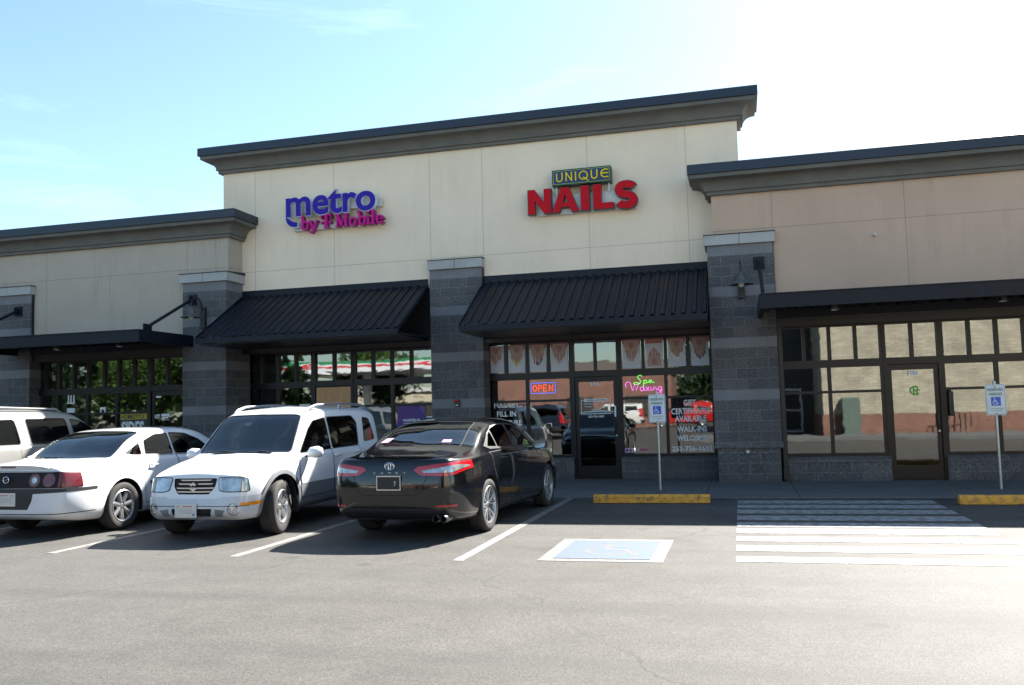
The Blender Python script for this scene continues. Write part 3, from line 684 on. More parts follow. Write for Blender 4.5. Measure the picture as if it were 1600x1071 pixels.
# --- parking signs
def rrect(x0,x1,z0,z1,r,n=4):
    return [(cx+r*math.cos(R_(a0+90*i/n)),cz+r*math.sin(R_(a0+90*i/n))) for cx,cz,a0 in ((x1-r,z1-r,0),(x0+r,z1-r,90),(x0+r,z0+r,180),(x1-r,z0+r,270)) for i in range(n+1)]
def psign(x,label):
    r=empty('parking_sign',(x,16.0,0),label=label,cat='sign',group='reserved parking signs on steel posts')
    a=lambda o: absp(o,r)
    a(MB().tube([(x,16.03,0.02),(x,16.03,1.77)],0.024,12).lathe([(0.0,1.80),(0.026,1.79),(0.03,1.765)],12,(x,16.03,0)).build('post',A['zinc'],smooth=True))
    p=MB(); p.prism(rrect(x-0.152,x+0.152,1.23,1.74,0.03),15.998,16.004,'y',K['wht2'])
    p.prism(rrect(x-0.143,x+0.143,1.239,1.731,0.026),15.995,15.998,'y',K['green']); p.prism(rrect(x-0.137,x+0.137,1.245,1.725,0.022),15.992,15.995,'y',K['wht2'])
    p.box(x-0.072,x+0.072,15.989,15.992,1.385,1.53,K['blue'])
    wheelchair(p,x-0.012,1.45,0.115,15.987,15.989,K['wht2'])
    p.lathe([(0.0,15.980),(0.014,15.984),(0.016,15.992)],10,(x,0,1.70),'y',A['zinc']); p.lathe([(0.0,15.980),(0.014,15.984),(0.016,15.992)],10,(x,0,1.262),'y',A['zinc'])
    pl=p.build('plate',None)
    t=[fit('RESERVED',x-0.118,x+0.118,1.628,1.675,15.990,K['green'],'t',off=0.03),fit('PARKING',x-0.10,x+0.10,1.555,1.602,15.990,K['green'],'t',off=0.03),
       fit('STATE DISABLED PARKING',x-0.11,x+0.11,1.335,1.349,15.990,K['green'],'t'),fit('PERMIT REQUIRED',x-0.09,x+0.09,1.30,1.314,15.990,K['green'],'t')]
    a(join_meshes([pl]+t,'sign_plate'))
psign(-1.46,'white and green reserved parking sign in front of the nail salon window')
psign(4.085,'white and green reserved parking sign in front of the tan unit, right of door 108')
# --- wheel stops
def wstop(x0,x1,y,label):
    m=MB(); n=12
    for i in range(n):
        a=x0+(x1-x0)*i/n; b=x0+(x1-x0)*(i+1)/n
    e=0.05
    pr=[(y-0.085,0.004),(y-0.07,0.10),(y-0.045,0.135),(y+0.045,0.135),(y+0.07,0.10),(y+0.085,0.004)]
    m.prism(pr,x0,x1,'x')
    o=m.build('wheel_stop',A['yellow'],bevel=0.012); tag(o,label,'wheel stop',group='yellow wheel stops before the sidewalk')
    o2=MB()
    return o
wstop(-2.35,-0.52,14.08,'worn yellow concrete wheel stop before the nail salon sidewalk')
wstop(2.98,4.85,13.92,'worn yellow concrete wheel stop at right edge beside the hatched crossing')

# --- things on the pillars and the tan wall
o=MB().box(-6.00,-5.88,18.05,18.098,1.63,1.79,A['black']).box(-5.985,-5.895,18.044,18.05,1.735,1.775,K['red']).box(-5.97,-5.91,18.045,18.05,1.655,1.675,K['white']).build('key_box',None,bevel=0.004)
tag(o,'small black box with red strip on the middle block pillar','box')
o=MB().lathe([(0,17.55),(0.035,17.55),(0.035,17.545),(0.012,17.54),(0.012,17.48),(0,17.48)],10,(0.10,0,0.60),'y').tube([(0.10,17.49,0.60),(0.10,17.45,0.55)],0.012,8).lathe([(0,17.475),(0.03,17.475),(0.03,17.465),(0,17.465)],8,(0.10,0,0.605),'y').build('hose_bib',A['zinc'],smooth=True)
tag(o,'small brass hose tap low on the right block pillar','tap')
d=MB(); d.box(0.755,0.835,17.66,17.745,0.30,3.0); d.box(0.745,0.845,17.62,17.745,0.05,0.30)
o=d.build('downspout',A['black'],bevel=0.006); tag(o,'black square downspout between right pillar and the tan unit window','downspout')
o=MB().box(2.60,2.645,17.61,17.655,4.64,4.685,K['zinc'] if 'zinc' in K else K['wht2']).tube([(2.62,17.61,4.665),(2.60,17.54,4.64)],0.018,10,K['wht2']).lathe([(0.0,0),(0.014,0.0)],8,(2.60,17.537,4.64),'y',A['black']).build('security_camera',None)
tag(o,'tiny white security camera high on the tan wall','camera')
# --- window graphics: one thing each
def decal(txts,y,name,label,cat='window lettering',group=None,extra=None,mat='white'):
    obs=[fit(t,x0,x1,z0,z1,y,K[m] if m else K[mat],'t',off=of) for t,x0,x1,z0,z1,m,of in txts]
    if extra: obs.append(extra.build('e',None))
    o=join_meshes(obs,name) if len(obs)>1 else obs[0]; o.name=name
    return tag(o,label,cat,group)
yn=18.635
decal([('FULL SET',-5.27,-4.70,1.58,1.70,None,.04),('FILL IN',-5.21,-4.77,1.385,1.505,None,.04),('MANICURE',-5.31,-4.65,1.19,1.31,None,.04),('PEDICURE',-5.29,-4.69,1.01,1.13,None,.04)],yn,'window_lettering','white lettering FULL SET FILL IN MANICURE on the salon window behind the black sedan')
decal([('GIFT',-1.15,-0.89,1.52,1.65,None,.04),('CERTIFICATES',-1.41,-0.60,1.345,1.475,None,.04),('AVAILABLE',-1.34,-0.69,1.19,1.32,None,.04),('WALK-INS',-1.30,-0.69,0.975,1.10,None,.04),('WELCOME',-1.31,-0.70,0.79,0.91,None,.04),('253-756-1633',-1.42,-0.60,0.575,0.685,None,.04)],yn,'window_lettering','white lettering GIFT CERTIFICATES and phone number on the salon window beside the right pillar')
ex=MB()
for a,b,c,d_ in ((-3.32,-2.68,1.685,1.697),(-3.32,-2.68,1.395,1.407),(-3.32,-3.308,1.407,1.685),(-2.692,-2.68,1.407,1.685)): ex.box(a,b,18.632,18.634,c,d_,K['white'])
ex.box(-3.25,-2.75,18.629,18.632,1.66,1.725,K['white'])
decal([('106',-3.10,-2.90,2.0,2.08,None,.05),('OPEN HOURS',-3.22,-2.78,1.675,1.71,'coal',.03),('MON-SAT  9:30am-7:30pm',-3.24,-2.72,1.595,1.63,None,.02),('SUNDAY    11am - 5pm',-3.24,-2.72,1.535,1.57,None,.02),('WELCOME',-3.10,-2.90,1.47,1.505,None,.02),('253-756-1633',-3.17,-2.83,1.32,1.365,None,.03)],18.626,'door_lettering','white lettering 106 and OPEN HOURS on the nail salon door',extra=ex)
decal([('108',3.09,3.28,1.98,2.07,'pale',.05)],17.885,'door_lettering','pale number 108 at top of the tan unit door glass')
mb=MB(); strokes(mb,[([(0,0),(0,1),(0.45,1)]+arc(0.45,0.75,0.25,0.25,90,-90,6)+[(0,0.5),(0.5,0.5),(0.75,0)],0.16)],3.18,1.60,0.10,0.17,17.886,17.888,K['lgreen']); strokes(mb,[(arc(0.5,0.5,0.5,0.5,50,310,12),0.17)],3.12,1.62,0.15,0.15,17.876,17.880,K['lgreen'],3)
strokes(mb,[([(0,0),(0.5,0)],0.16)],3.20,1.70,0.18,0.15,17.872,17.876,K['lgreen'],3)
o=mb.build('door_sticker',None); tag(o,'green interlaced letter emblem on the tan unit door glass','sticker')
tag(MB().box(3.76,3.84,17.80,17.845,1.20,1.66).build('mail_box',A['black'],bevel=0.005),'narrow black box on the frame right of door 108','box')
# posters of manicured hands
random.seed(5)
def hand_poster(x0,x1,z0,z1,y,style,label):
    r=random.Random(style*7+1); m=MB(); w=x1-x0; h=z1-z0
    m.box(x0,x1,y,y+0.004,z0,z1,K['poster'])
    if style not in (0,): m.box(x0,x1,y-0.001,y,z1-0.16*h,z1,K['pred'])
    def blob(pts,mat,k): m.prism([(x0+w*a,z0+h*b) for a,b in pts],y-0.0015-k*0.0004,y-0.001,'y',mat)
    up = style==5
    f=lambda z: 1-z if up else z
    k=1
    blob([(0.12,f(0.97)),(0.88,f(0.97)),(0.93,f(0.82)),(0.82,f(0.62)),(0.66,f(0.55)),(0.5,f(0.60)),(0.34,f(0.55)),(0.18,f(0.63)),(0.07,f(0.82))],K['skin'],k); k+=1
    blob([(0.30,f(0.93)),(0.50,f(0.90)),(0.70,f(0.93)),(0.60,f(0.72)),(0.5,f(0.66)),(0.40,f(0.72))],K['skin2'],k); k+=1
    for j in range(8):
        bx=0.17+0.094*j+r.uniform(-.01,.01); side=-1 if j<4 else 1; jj=j if j<4 else 7-j
        L_=0.20+0.055*jj+r.uniform(-.03,.03); lean=(0.5-bx)*0.22+r.uniform(-.025,.025); ww=0.040
        zt=0.62+0.02*(jj==0); zb=zt-L_
        blob([(bx-ww,f(zt)),(bx+ww,f(zt)),(bx+lean+ww*0.9,f(zb+0.05)),(bx+lean+ww*0.5,f(zb)),(bx+lean-ww*0.5,f(zb)),(bx+lean-ww*0.9,f(zb+0.05))],[K['skin'],K['skin2']][j%2],k); k+=1
        nm=[K['nail'],K['nyel'],K['ndark'],K['nail'],K['skin'],K['nail'],K['wht2'],K['ndark']][style%8]
        blob([(bx+lean-ww*0.9,f(zb+0.07)),(bx+lean+ww*0.9,f(zb+0.07)),(bx+lean+ww*0.7,f(zb-0.02)),(bx+lean,f(zb-0.06)),(bx+lean-ww*0.7,f(zb-0.02))],nm,k); k+=1
    o=m.build('hand_poster',None); tag(o,label,'poster','posters of manicured hands in the salon transoms')
spans=[(-5.395,-5.005),(-4.925,-4.525),(-4.445,-4.05),(-3.97,-3.565),(-2.405,-1.995),(-1.915,-1.52),(-1.44,-1.05),(-0.97,-0.575)]
desc=['pale poster of fingers pointing down, leftmost over the salon window','hand poster with yellow nails, second from the left pillar','hand poster with dark red nails and red band, third from the left pillar','hand poster with white nails next to the left side of the door transom','hand poster just right of the door transom, plain skin toned nails','hand poster with upturned fingers, second right of the door transom','hand poster with long white nails, third right of the door transom','hand poster with dark nails beside the right pillar']
for i,(a,b) in enumerate(spans): hand_poster(a+0.012,b-0.012,2.352,2.955,18.640,i,desc[i])
# neon
def neon(gl,ox,oz,sx,sz,y,r,mat,mb):
    for pts in gl: mb.tube([(ox+a*sx,y,oz+b*sz) for a,b in pts],r,6,mat)
mb=MB(); y=18.60
neon([[(0.04,0.02),(0.96,0.02),(1,0.08),(1,0.92),(0.96,0.98),(0.04,0.98),(0,0.92),(0,0.08),(0.04,0.02)]],-4.41,1.87,0.54,0.235,y,0.006,K['n_blue'],mb)
neon([arc(0.16,0.5,0.075,0.27,0,360,12),[(0.31,0.22),(0.31,0.78)]+arc(0.36,0.63,0.08,0.15,90,-90,5)+[(0.31,0.48)],[(0.66,0.78),(0.52,0.78),(0.52,0.22),(0.66,0.22)],[(0.52,0.5),(0.63,0.5)],[(0.76,0.22),(0.76,0.78),(0.90,0.22),(0.90,0.78)]],-4.41,1.87,0.54,0.235,y-0.01,0.0075,K['n_red'],mb)
tag(mb.build('neon_sign',None),'red OPEN neon sign with blue border in the salon window','neon sign')
mb=MB()
neon([[(0.42,0.95),(0.36,1.05),(0.26,1.02),(0.20,0.88),(0.28,0.72),(0.36,0.55),(0.30,0.34),(0.12,0.28),(0.0,0.36),(0.06,0.46),(0.22,0.42)],[(0.50,0.62),(0.46,0.05)],[(0.49,0.52),(0.56,0.64),(0.62,0.58),(0.60,0.38),(0.50,0.34)],[(0.62,0.40),(0.72,0.46),(0.84,0.62),(0.76,0.62),(0.72,0.45),(0.78,0.36),(0.86,0.58),(0.87,0.38),(0.98,0.42)]],-2.18,1.93,0.46,0.25,18.60,0.0065,K['n_green'],mb)
neon([[(0.02,0.62),(0.0,0.80),(0.06,0.95),(0.14,0.90),(0.17,0.60),(0.19,0.40),(0.26,0.78),(0.29,0.42),(0.38,0.90)],arc(0.45,0.50,0.05,0.12,60,400,8),[(0.50,0.62),(0.51,0.40),(0.56,0.44)],[(0.56,0.62),(0.65,0.38)],[(0.65,0.62),(0.56,0.38)],[(0.69,0.60),(0.69,0.40),(0.74,0.44)],[(0.76,0.40),(0.77,0.60),(0.82,0.58),(0.84,0.40),(0.88,0.44)],arc(0.93,0.50,0.045,0.11,60,400,8),[(0.975,0.62),(0.96,0.18),(0.90,0.10),(0.86,0.20),(1.0,0.42)]],-2.35,1.72,0.78,0.36,18.60,0.0065,K['n_pink'],mb)
tag(mb.build('neon_sign',None),'green Spa and pink Waxing script neon in the salon window right of the door','neon sign')
o=MB().box(-2.41,-2.23,yn,yn+0.003,0.565,0.655,K['pink']).box(-2.31,-2.27,yn-0.002,yn,0.58,0.64,K['coal']).box(-2.39,-2.33,yn-0.002,yn,0.585,0.635,K['violet']).build('sticker',None); tag(o,'pink and purple sticker low in the salon window right of the door','sticker')
decal([('NO',-2.17,-2.10,0.60,0.64,'pink',.05),('SMOKING',-2.09,-1.92,0.60,0.635,'magenta',.02)],yn,'sticker','small pink and magenta no smoking sticker low in the salon window','sticker')
tag(MB().box(-2.60,-2.565,18.610,18.615,1.33,1.56,K['white']).build('sticker',None),'narrow white upright sticker on the salon door edge','sticker')
# phone shop
K['ply']=(lambda n:(n.l(n.ramp(n.noise(n.mapping(n.obj(),(9,1,1.2)),3.0,6,0.6,1.2),[(0.3,(0.50,0.27,0.13)),(0.6,(0.66,0.40,0.21)),(0.75,(0.30,0.13,0.06))]),n.b.inputs['Base Color']),n.set(Roughness=0.8),n.m)[-1])(NT('plywood'))
o=MB().box(-9.565,-8.70,18.612,18.626,0.12,2.17,K['ply'])
for x,z in ((-9.52,2.12),(-8.75,2.12),(-9.52,1.75),(-8.75,1.72)): o.lathe([(0,18.606),(0.014,18.608),(0.016,18.613)],8,(x,0,z),'y',K['wht2'])
tag(o.build('plywood_sheet',None),'bare plywood sheet screwed over the phone shop door','board')
ex=MB().box(-7.56,-6.89,18.640,18.643,0.95,1.69,K['violet']).prism([(-7.06,1.69),(-6.89,1.69),(-6.89,1.46)],18.638,18.640,'y',col('poster_violet_light',(0.16,0.07,0.36),0.4)).box(-7.42,-7.04,18.637,18.640,1.288,1.296,K['white'])
decal([('UNLIMITED 5G',-7.43,-7.02,1.33,1.39,'wht2',.06)],18.636,'window_poster','purple poster reading UNLIMITED 5G in the phone shop window','poster',extra=ex)
tag(MB().box(-11.37,-10.72,18.640,18.643,0.9,1.74,K['wht2']).build('window_poster',None),'wide white sheet low in the phone shop window beside the left pillar','poster')
tag(MB().box(-10.02,-9.74,18.640,18.643,1.36,1.795,K['white']).build('window_poster',None),'small white sheet in the phone shop window next to the plywood','poster')
r=random.Random(3); spots=('nearest the plywood','beside the middle mullion','low behind the purple poster','high near the pillar')
for i,nm in enumerate(spots):
    x=(-8.5,-7.95,-7.45,-6.95)[i]; z=(1.75,1.2,1.62,1.5)[i]
    tag(MB().box(x,x+0.16,18.80+0.03*i,18.81+0.03*i,z,z+0.24).build('hanging_card',K['must']),'yellow card hanging inside the phone shop window, '+nm,'card','yellow cards inside the phone shop')
# left unit
yl=17.885
ex=MB().box(-14.33,-13.60,yl+0.004,yl+0.008,0.9,1.665,K['coal']).box(-14.33,-13.60,yl,yl+0.003,1.74,1.675,K['must'])
ex.box(-14.33,-13.60,yl+0.001,yl+0.008,1.53,1.68,K['must'])
o=decal([('HOMESTYLE',-14.30,-13.67,1.56,1.66,'coal',.03),('SIDES',-14.30,-13.68,1.185,1.505,'wht2',.05),('MADE WITH CARE',-14.30,-13.68,1.06,1.15,'must',.03)],yl-0.002,'window_poster','dark poster reading HOMESTYLE SIDES with mustard band left of the exit door','poster',extra=MB().box(-14.33,-13.60,yl+0.001,yl+0.006,0.9,1.665,K['coal']).box(-14.33,-13.60,yl-0.0005,yl+0.0008,1.545,1.673,K['must']))
ex=MB().box(-13.20,-12.98,yl,yl+0.003,1.60,1.66,K['white']).box(-13.16,-13.02,yl,yl+0.003,1.55,1.585,K['white']).box(-13.22,-12.98,yl,yl+0.002,1.51,1.52,K['white'])
decal([('EXIT',-13.45,-13.24,1.545,1.645,None,.04)],yl,'door_lettering','white word EXIT on the glass door at far left','window lettering',extra=ex)
ex=MB()
for x in (-15.84,-15.765,-15.685): ex.prism([(x,2.0),(x+0.045,2.0),(x+0.038,2.34),(x+0.006,2.34)],yl,yl+0.003,'y',K['wht2'])
ex.box(-15.86,-15.63,yl-0.001,yl+0.003,1.965,2.0,K['wht2']); ex.box(-15.86,-15.63,yl-0.001,yl+0.003,1.75,1.86,K['wht2'])
tag(ex.build('window_sticker',None),'white three bar sticker above the beige van roof in the far left window','sticker')
tag(MB().box(-14.91,-14.755,yl,yl+0.003,1.70,1.86,K['white']).box(-14.87,-14.79,yl-0.002,yl,1.73,1.80,K['coal']).build('notice',None),'small white notice in the window left of the mustard poster','notice')
tag(MB().box(-13.47,-13.40,yl-0.02,yl-0.016,2.215,2.25,K['white']).box(-13.44,-13.36,yl-0.001,yl+0.002,2.04,2.09,K['red']).box(-13.35,-13.22,yl-0.001,yl+0.002,2.04,2.08,K['white']).build('sticker',None),'small red and white sticker at top of the far left door','sticker')
tag(MB().add([(-7.83,6.25,0.006),(-7.70,6.20,0.006),(-7.66,6.26,0.02),(-7.79,6.30,0.008)],[(0,1,2,3)]).build('litter',K['wht2']),'tiny scrap of white paper on the sunlit asphalt','litter')
# ================================================================== vehicles
import numpy as np
def pchip(t,Y,q):
    t=np.asarray(t,float); Y=np.asarray(Y,float); h=np.diff(t); d=np.diff(Y,axis=0)/h[:,None]
    m=np.zeros_like(Y)
    for i in range(1,len(t)-1):
        a,b=d[i-1],d[i]; w1=2*h[i]+h[i-1]; w2=h[i]+2*h[i-1]
        with np.errstate(divide='ignore',invalid='ignore'):
            v=(w1+w2)/(w1/a+w2/b)
        m[i]=np.where(a*b>0,np.nan_to_num(v),0)
    m[0]=d[0]; m[-1]=d[-1]
    k=np.clip(np.searchsorted(t,q,side='right')-1,0,len(t)-2); s=((q-t[k])/h[k])[:,None]; H=h[k][:,None]
    return (2*s**3-3*s**2+1)*Y[k]+(s**3-2*s**2+s)*H*m[k]+(-2*s**3+3*s**2)*Y[k+1]+(s**3-s**2)*H*m[k+1]
def loft(main, rear, front, nj=5, ni=5):
    """main: list of (y,[(x,z[,dy])...]); rear/front: per column y of the end face on the centre line"""
    S=[]
    for y,cols in main: S.append([(c[0],y+(c[2] if len(c)>2 else 0),c[1]) for c in cols])
    def ends(st,yc):
        out=[]
        for fx,fy in ((0.95,0.45),(0.80,0.80),(0.45,0.95),(0.0,1.0)):
            out.append([(x*fx,y+(yc[j]-y)*fy,z) for j,(x,y,z) in enumerate(st)])
        return out
    S=ends(S[0],rear)[::-1]+S+ends(S[-1],front)
    S=np.array(S)            # stations, cols, 3
    d=np.linalg.norm(np.diff(S,axis=1),axis=2).mean(0)+0.02; t=np.concatenate([[0],np.cumsum(d)])
    q=np.concatenate([np.linspace(t[i],t[i+1],nj,endpoint=False) for i in range(len(t)-1)]+[[t[-1]]])
    S2=np.array([pchip(t,s,q) for s in S])
    d=np.linalg.norm(np.diff(S2,axis=0),axis=2).mean(1)+0.01; t=np.concatenate([[0],np.cumsum(d)])
    q=np.concatenate([np.linspace(t[i],t[i+1],ni,endpoint=False) for i in range(len(t)-1)]+[[t[-1]]])
    n,m,_=S2.shape; F=pchip(t,S2.reshape(n,-1),q).reshape(len(q),m,3)
    bm=bmesh.new(); n=F.shape[0]
    V=[[bm.verts.new(F[i,j]) for j in range(m)] for i in range(n)]
    W=[[bm.verts.new((-F[i,j,0],F[i,j,1],F[i,j,2])) for j in range(m)] for i in range(n)]
    for i in range(n-1):
        for j in range(m-1):
            for G,fl in ((V,0),(W,1)):
                q4=[G[i][j],G[i+1][j],G[i+1][j+1],G[i][j+1]]
                if fl: q4.reverse()
                try: bm.faces.new(q4)
                except ValueError: pass
    bmesh.ops.remove_doubles(bm,verts=bm.verts,dist=0.0004)
    bad=[f for f in bm.faces if f.calc_area()<1e-9]; bmesh.ops.delete(bm,geom=bad,context='FACES')
    bmesh.ops.recalc_face_normals(bm,faces=bm.faces)
    # loft normals can come out flipped: check with the top
    top=max(bm.faces,key=lambda f:f.calc_center_median().z)
    if top.normal.z<0: bmesh.ops.reverse_faces(bm,faces=bm.faces)
    for f in bm.faces: f.smooth=True
    return bm
def inpoly(p,poly):
    c=False; n=len(poly)
    for i in range(n):
        x1,y1=poly[i]; x2,y2=poly[(i+1)%n]
        if (y1>p[1])!=(y2>p[1]) and p[0]<(x2-x1)*(p[1]-y1)/(y2-y1)+x1: c=not c
    return c
AX={'x':(1,2),'y':(0,2),'z':(0,1)}
def circ(cy,cz,r,n=28): return [(cy+r*math.cos(2*math.pi*i/n),cz+r*math.sin(2*math.pi*i/n)) for i in range(n)]
def rnd(poly,r,n=3):
    out=[]; m=len(poly)
    for i in range(m):
        p=Vector(poly[i]); a=Vector(poly[i-1])-p; b=Vector(poly[(i+1)%m])-p; rr=min(r,a.length*0.45,b.length*0.45)
        a=p+a.normalized()*rr; b=p+b.normalized()*rr
        for k in range(n+1):
            t=k/n; out.append(tuple((1-t)**2*a+2*t*(1-t)*p+t*t*b))
    return out
def grow(poly,d):
    m=len(poly); ar=sum(poly[i][0]*poly[(i+1)%m][1]-poly[(i+1)%m][0]*poly[i][1] for i in range(m)); sg=1 if ar>0 else -1; out=[]
    for i in range(m):
        p=Vector(poly[i]); a=(p-Vector(poly[i-1])); b=(Vector(poly[(i+1)%m])-p)
        if a.length<1e-6 or b.length<1e-6: out.append(tuple(p)); continue
        a.normalize(); b.normalize(); na=Vector((a.y,-a.x))*sg; nb=Vector((b.y,-b.x))*sg; q=na+nb
        if q.length<0.3: q=na; out.append(tuple(p+q*d)); continue
        out.append(tuple(p+q/q.dot(na)*d))
    return out
def cut(bm,lay,axis,poly,idn,ok=lambda c:True,only=None):
    a,b=AX[axis]; xs=[p[0] for p in poly]; ys=[p[1] for p in poly]; lo=(min(xs)-0.01,min(ys)-0.01); hi=(max(xs)+0.01,max(ys)+0.01)
    def sel():
        fs=[]
        for f in bm.faces:
            co=[v.co for v in f.verts]
            if max(c[a] for c in co)<lo[0] or min(c[a] for c in co)>hi[0] or max(c[b] for c in co)<lo[1] or min(c[b] for c in co)>hi[1]: continue
            if not ok(f.calc_center_median()): continue
            fs.append(f)
        return fs
    n=len(poly)
    for i in range(n):
        p,q=poly[i],poly[(i+1)%n]; ex,ey=q[0]-p[0],q[1]-p[1]; L_=math.hypot(ex,ey)
        if L_<1e-6: continue
        no=[0,0,0]; no[a]=-ey/L_; no[b]=ex/L_; co=[0,0,0]; co[a]=p[0]; co[b]=p[1]
        l0=(min(p[0],q[0])-0.012,min(p[1],q[1])-0.012); h0=(max(p[0],q[0])+0.012,max(p[1],q[1])+0.012)
        fs=[]
        for f in sel():
            c4=[v.co for v in f.verts]
            if max(c[a] for c in c4)<l0[0] or min(c[a] for c in c4)>h0[0] or max(c[b] for c in c4)<l0[1] or min(c[b] for c in c4)>h0[1]: continue
            fs.append(f)
        if not fs: continue
        g=set(fs); [g.update(f.edges) for f in fs]; [g.update(f.verts) for f in fs]
        bmesh.ops.bisect_plane(bm,geom=list(g),dist=1e-5,plane_co=co,plane_no=no)
    for f in sel():
        c=f.calc_center_median()
        if inpoly((c[a],c[b]),poly) and (only is None or f[lay] in only): f[lay]=idn
def mir(poly): return [(-x,y) for x,y in poly]
class Car:
    def __init__(s,name,loc,rz,label,cat,main,rear,front,paint,group=None,glass=None):
        s.root=empty(name,(0,0,0),0,label,cat,group); s.bm=loft(main,rear,front); s.lay=s.bm.faces.layers.int.new('id'); s.paint=paint
        s.final=(loc,rz); s.glass=glass or CG
        s.bvh_mesh=bpy.data.meshes.new('ref'); s.bm.to_mesh(s.bvh_mesh)
        s.ref=s.bvh_mesh; s.nrm=[v.normal.copy() for v in s.ref.vertices]
        b2=bmesh.new(); b2.from_mesh(s.ref); s.bvh=BVHTree.FromBMesh(b2); b2.free()
        s.regs=[('body',None,paint,0,None)]
    def reg(s,name,axis,poly,mat,off=0.0,ok=None,mirror=False,only=None,parent=None,split=False,trim=None,thick=0):
        okf=ok or (lambda c:True)
        if trim:   # (material, width) ring round the region
            k=s.reg('trim' if len(trim)<3 else trim[2],axis,grow(poly,trim[1]),trim[0],0.003,ok,mirror,only,parent,split)
        s.regs.append((name,parent,mat,off,split)); k=len(s.regs)-1
        cut(s.bm,s.lay,axis,poly,k,okf,only)
        if mirror: cut(s.bm,s.lay,axis,mir(poly),k,okf,only)
        return k
    def hole(s,axis,poly,ok):
        cut(s.bm,s.lay,axis,poly,-1,ok)
    def finish(s,dark,belt):
        bm=s.bm; lay=s.lay
        bmesh.ops.delete(bm,geom=[f for f in bm.faces if f[lay]==-1],context='FACES')
        obs={}
        # cabin lining
        for k,(name,par,mat,off,split) in enumerate(s.regs):
            for side in ((1,-1) if split else (0,)):
                fs=[f for f in bm.faces if f[lay]==k and (side==0 or f.calc_center_median().x*side>0)]
                if not fs: continue
                vm={}; vs=[]; nn=[]; faces=[]
                for f in fs:
                    idx=[]
                    for v in f.verts:
                        if v not in vm:
                            loc,no,fi,_=s.bvh.find_nearest(v.co)
                            p=s.ref.polygons[fi]; ws=[]; acc=Vector((0,0,0))
                            for vi in p.vertices:
                                d=(s.ref.vertices[vi].co-v.co).length; acc+=s.nrm[vi]/(d*d+1e-7)
                            n=acc.normalized(); vm[v]=len(vs); vs.append(v.co+n*off); nn.append(n)
                        idx.append(vm[v])
                    faces.append(idx)
                me=bpy.data.meshes.new(name); me.from_pydata(vs,[],faces); me.materials.append(mat)
                for p in me.polygons: p.use_smooth=True
                try: me.normals_split_custom_set_from_vertices([tuple(n) for n in nn])
                except Exception: pass
                o=bpy.data.objects.new(name,me); C.objects.link(o)
                pp=s.root
                if par is not None: pp=obs.get((par,side)) or obs.get((par,0)) or s.root
                o.parent=pp; obs[(k,side)]=o
                if name in ('body','door') : 
                    # inner skin so the sheet has thickness seen through the glass
                    iv=[Vector(v)-n*0.014 for v,n in zip(vs,nn)]; fi=[list(reversed(f)) for f in faces]
                    mi=bpy.data.meshes.new('lining'); mi.from_pydata(iv,[],fi); mi.materials.append(dark)
                    for p in mi.polygons: p.use_smooth=True
                    oi=bpy.data.objects.new('lining',mi); C.objects.link(oi); oi.parent=o
        bm.free()
        return obs
    def done(s):
        (x,y,z),rz=s.final; s.root.location=(x,y,z); s.root.rotation_euler=(0,0,rz)
        bpy.data.meshes.remove(s.bvh_mesh)
def paint(nm,c,metal=0.0,rough=0.28,coat=1.0,dirt=0.25,dirtc=(0.20,0.18,0.15)):
    n=NT(nm); p=n.obj(); n.set(Roughness=rough,Metallic=metal,Coat_Weight=coat,Coat_Roughness=0.025)
    s=n.sep(p); d=n.noise(p,5,6,0.7); g=n.ramp(n.math('SUBTRACT',n.math('ADD',n.math('MULTIPLY',d,0.7),0.32),n.math('MULTIPLY',s[2],0.55)),[(0.30,0.0),(0.62,dirt)])
    n.l(n.mix(g,c,dirtc),n.b.inputs['Base Color']); n.l(n.math('ADD',n.math('MULTIPLY',g,0.8),rough),n.b.inputs['Roughness'])
    n.b.inputs['Specular IOR Level'].default_value=0.25
    n.l(n.math('SUBTRACT',coat,n.math('MULTIPLY',g,coat)),n.b.inputs['Coat Weight']); return n.m
def carglass(nm,tint,refl=0.07):
    n=NT(nm); n.t.nodes.remove(n.b); gl=n.n('ShaderNodeBsdfGlossy'); gl.inputs['Roughness'].default_value=0.01; tr=n.n('ShaderNodeBsdfTransparent'); tr.inputs['Color'].default_value=(*tint,1)
    ms=n.n('ShaderNodeMixShader'); fr=n.n('ShaderNodeFresnel'); fr.inputs['IOR'].default_value=1.5
    n.l(n.math('MINIMUM',n.math('ADD',fr.outputs[0],refl),1.0),ms.inputs[0]); n.l(tr.outputs[0],ms.inputs[1]); n.l(gl.outputs[0],ms.inputs[2]); n.l(ms.outputs[0],n.o.inputs['Surface']); return n.m
CG=carglass('car_glass',(0.50,0.57,0.55),0.10); CGD=carglass('car_glass_dark',(0.10,0.115,0.11),0.05)
RUB=M_plain('black_rubber',(0.02,0.02,0.021),0.6); TYR=M_plain('tyre_rubber',(0.028,0.027,0.026),0.85,0,0.3,20); CAB=M_plain('cabin_grey',(0.045,0.045,0.048),0.85); SEAT=M_plain('seat_fabric',(0.10,0.10,0.105),0.9)
GAP=M_plain('panel_gap',(0.008,0.008,0.008),0.8); CHR=M_plain('chrome',(0.75,0.76,0.78),0.12,1.0,0.03); ALU=M_plain('alloy_silver',(0.52,0.53,0.55),0.30,0.85,0.1); DRK=M_plain('dark_plastic',(0.018,0.018,0.02),0.5)
REDL=NT('tail_lamp_red'); REDL.set(Roughness=0.12,Coat_Weight=1.0); REDL.b.inputs['Base Color'].default_value=(0.42,0.008,0.012,1); REDL=REDL.m
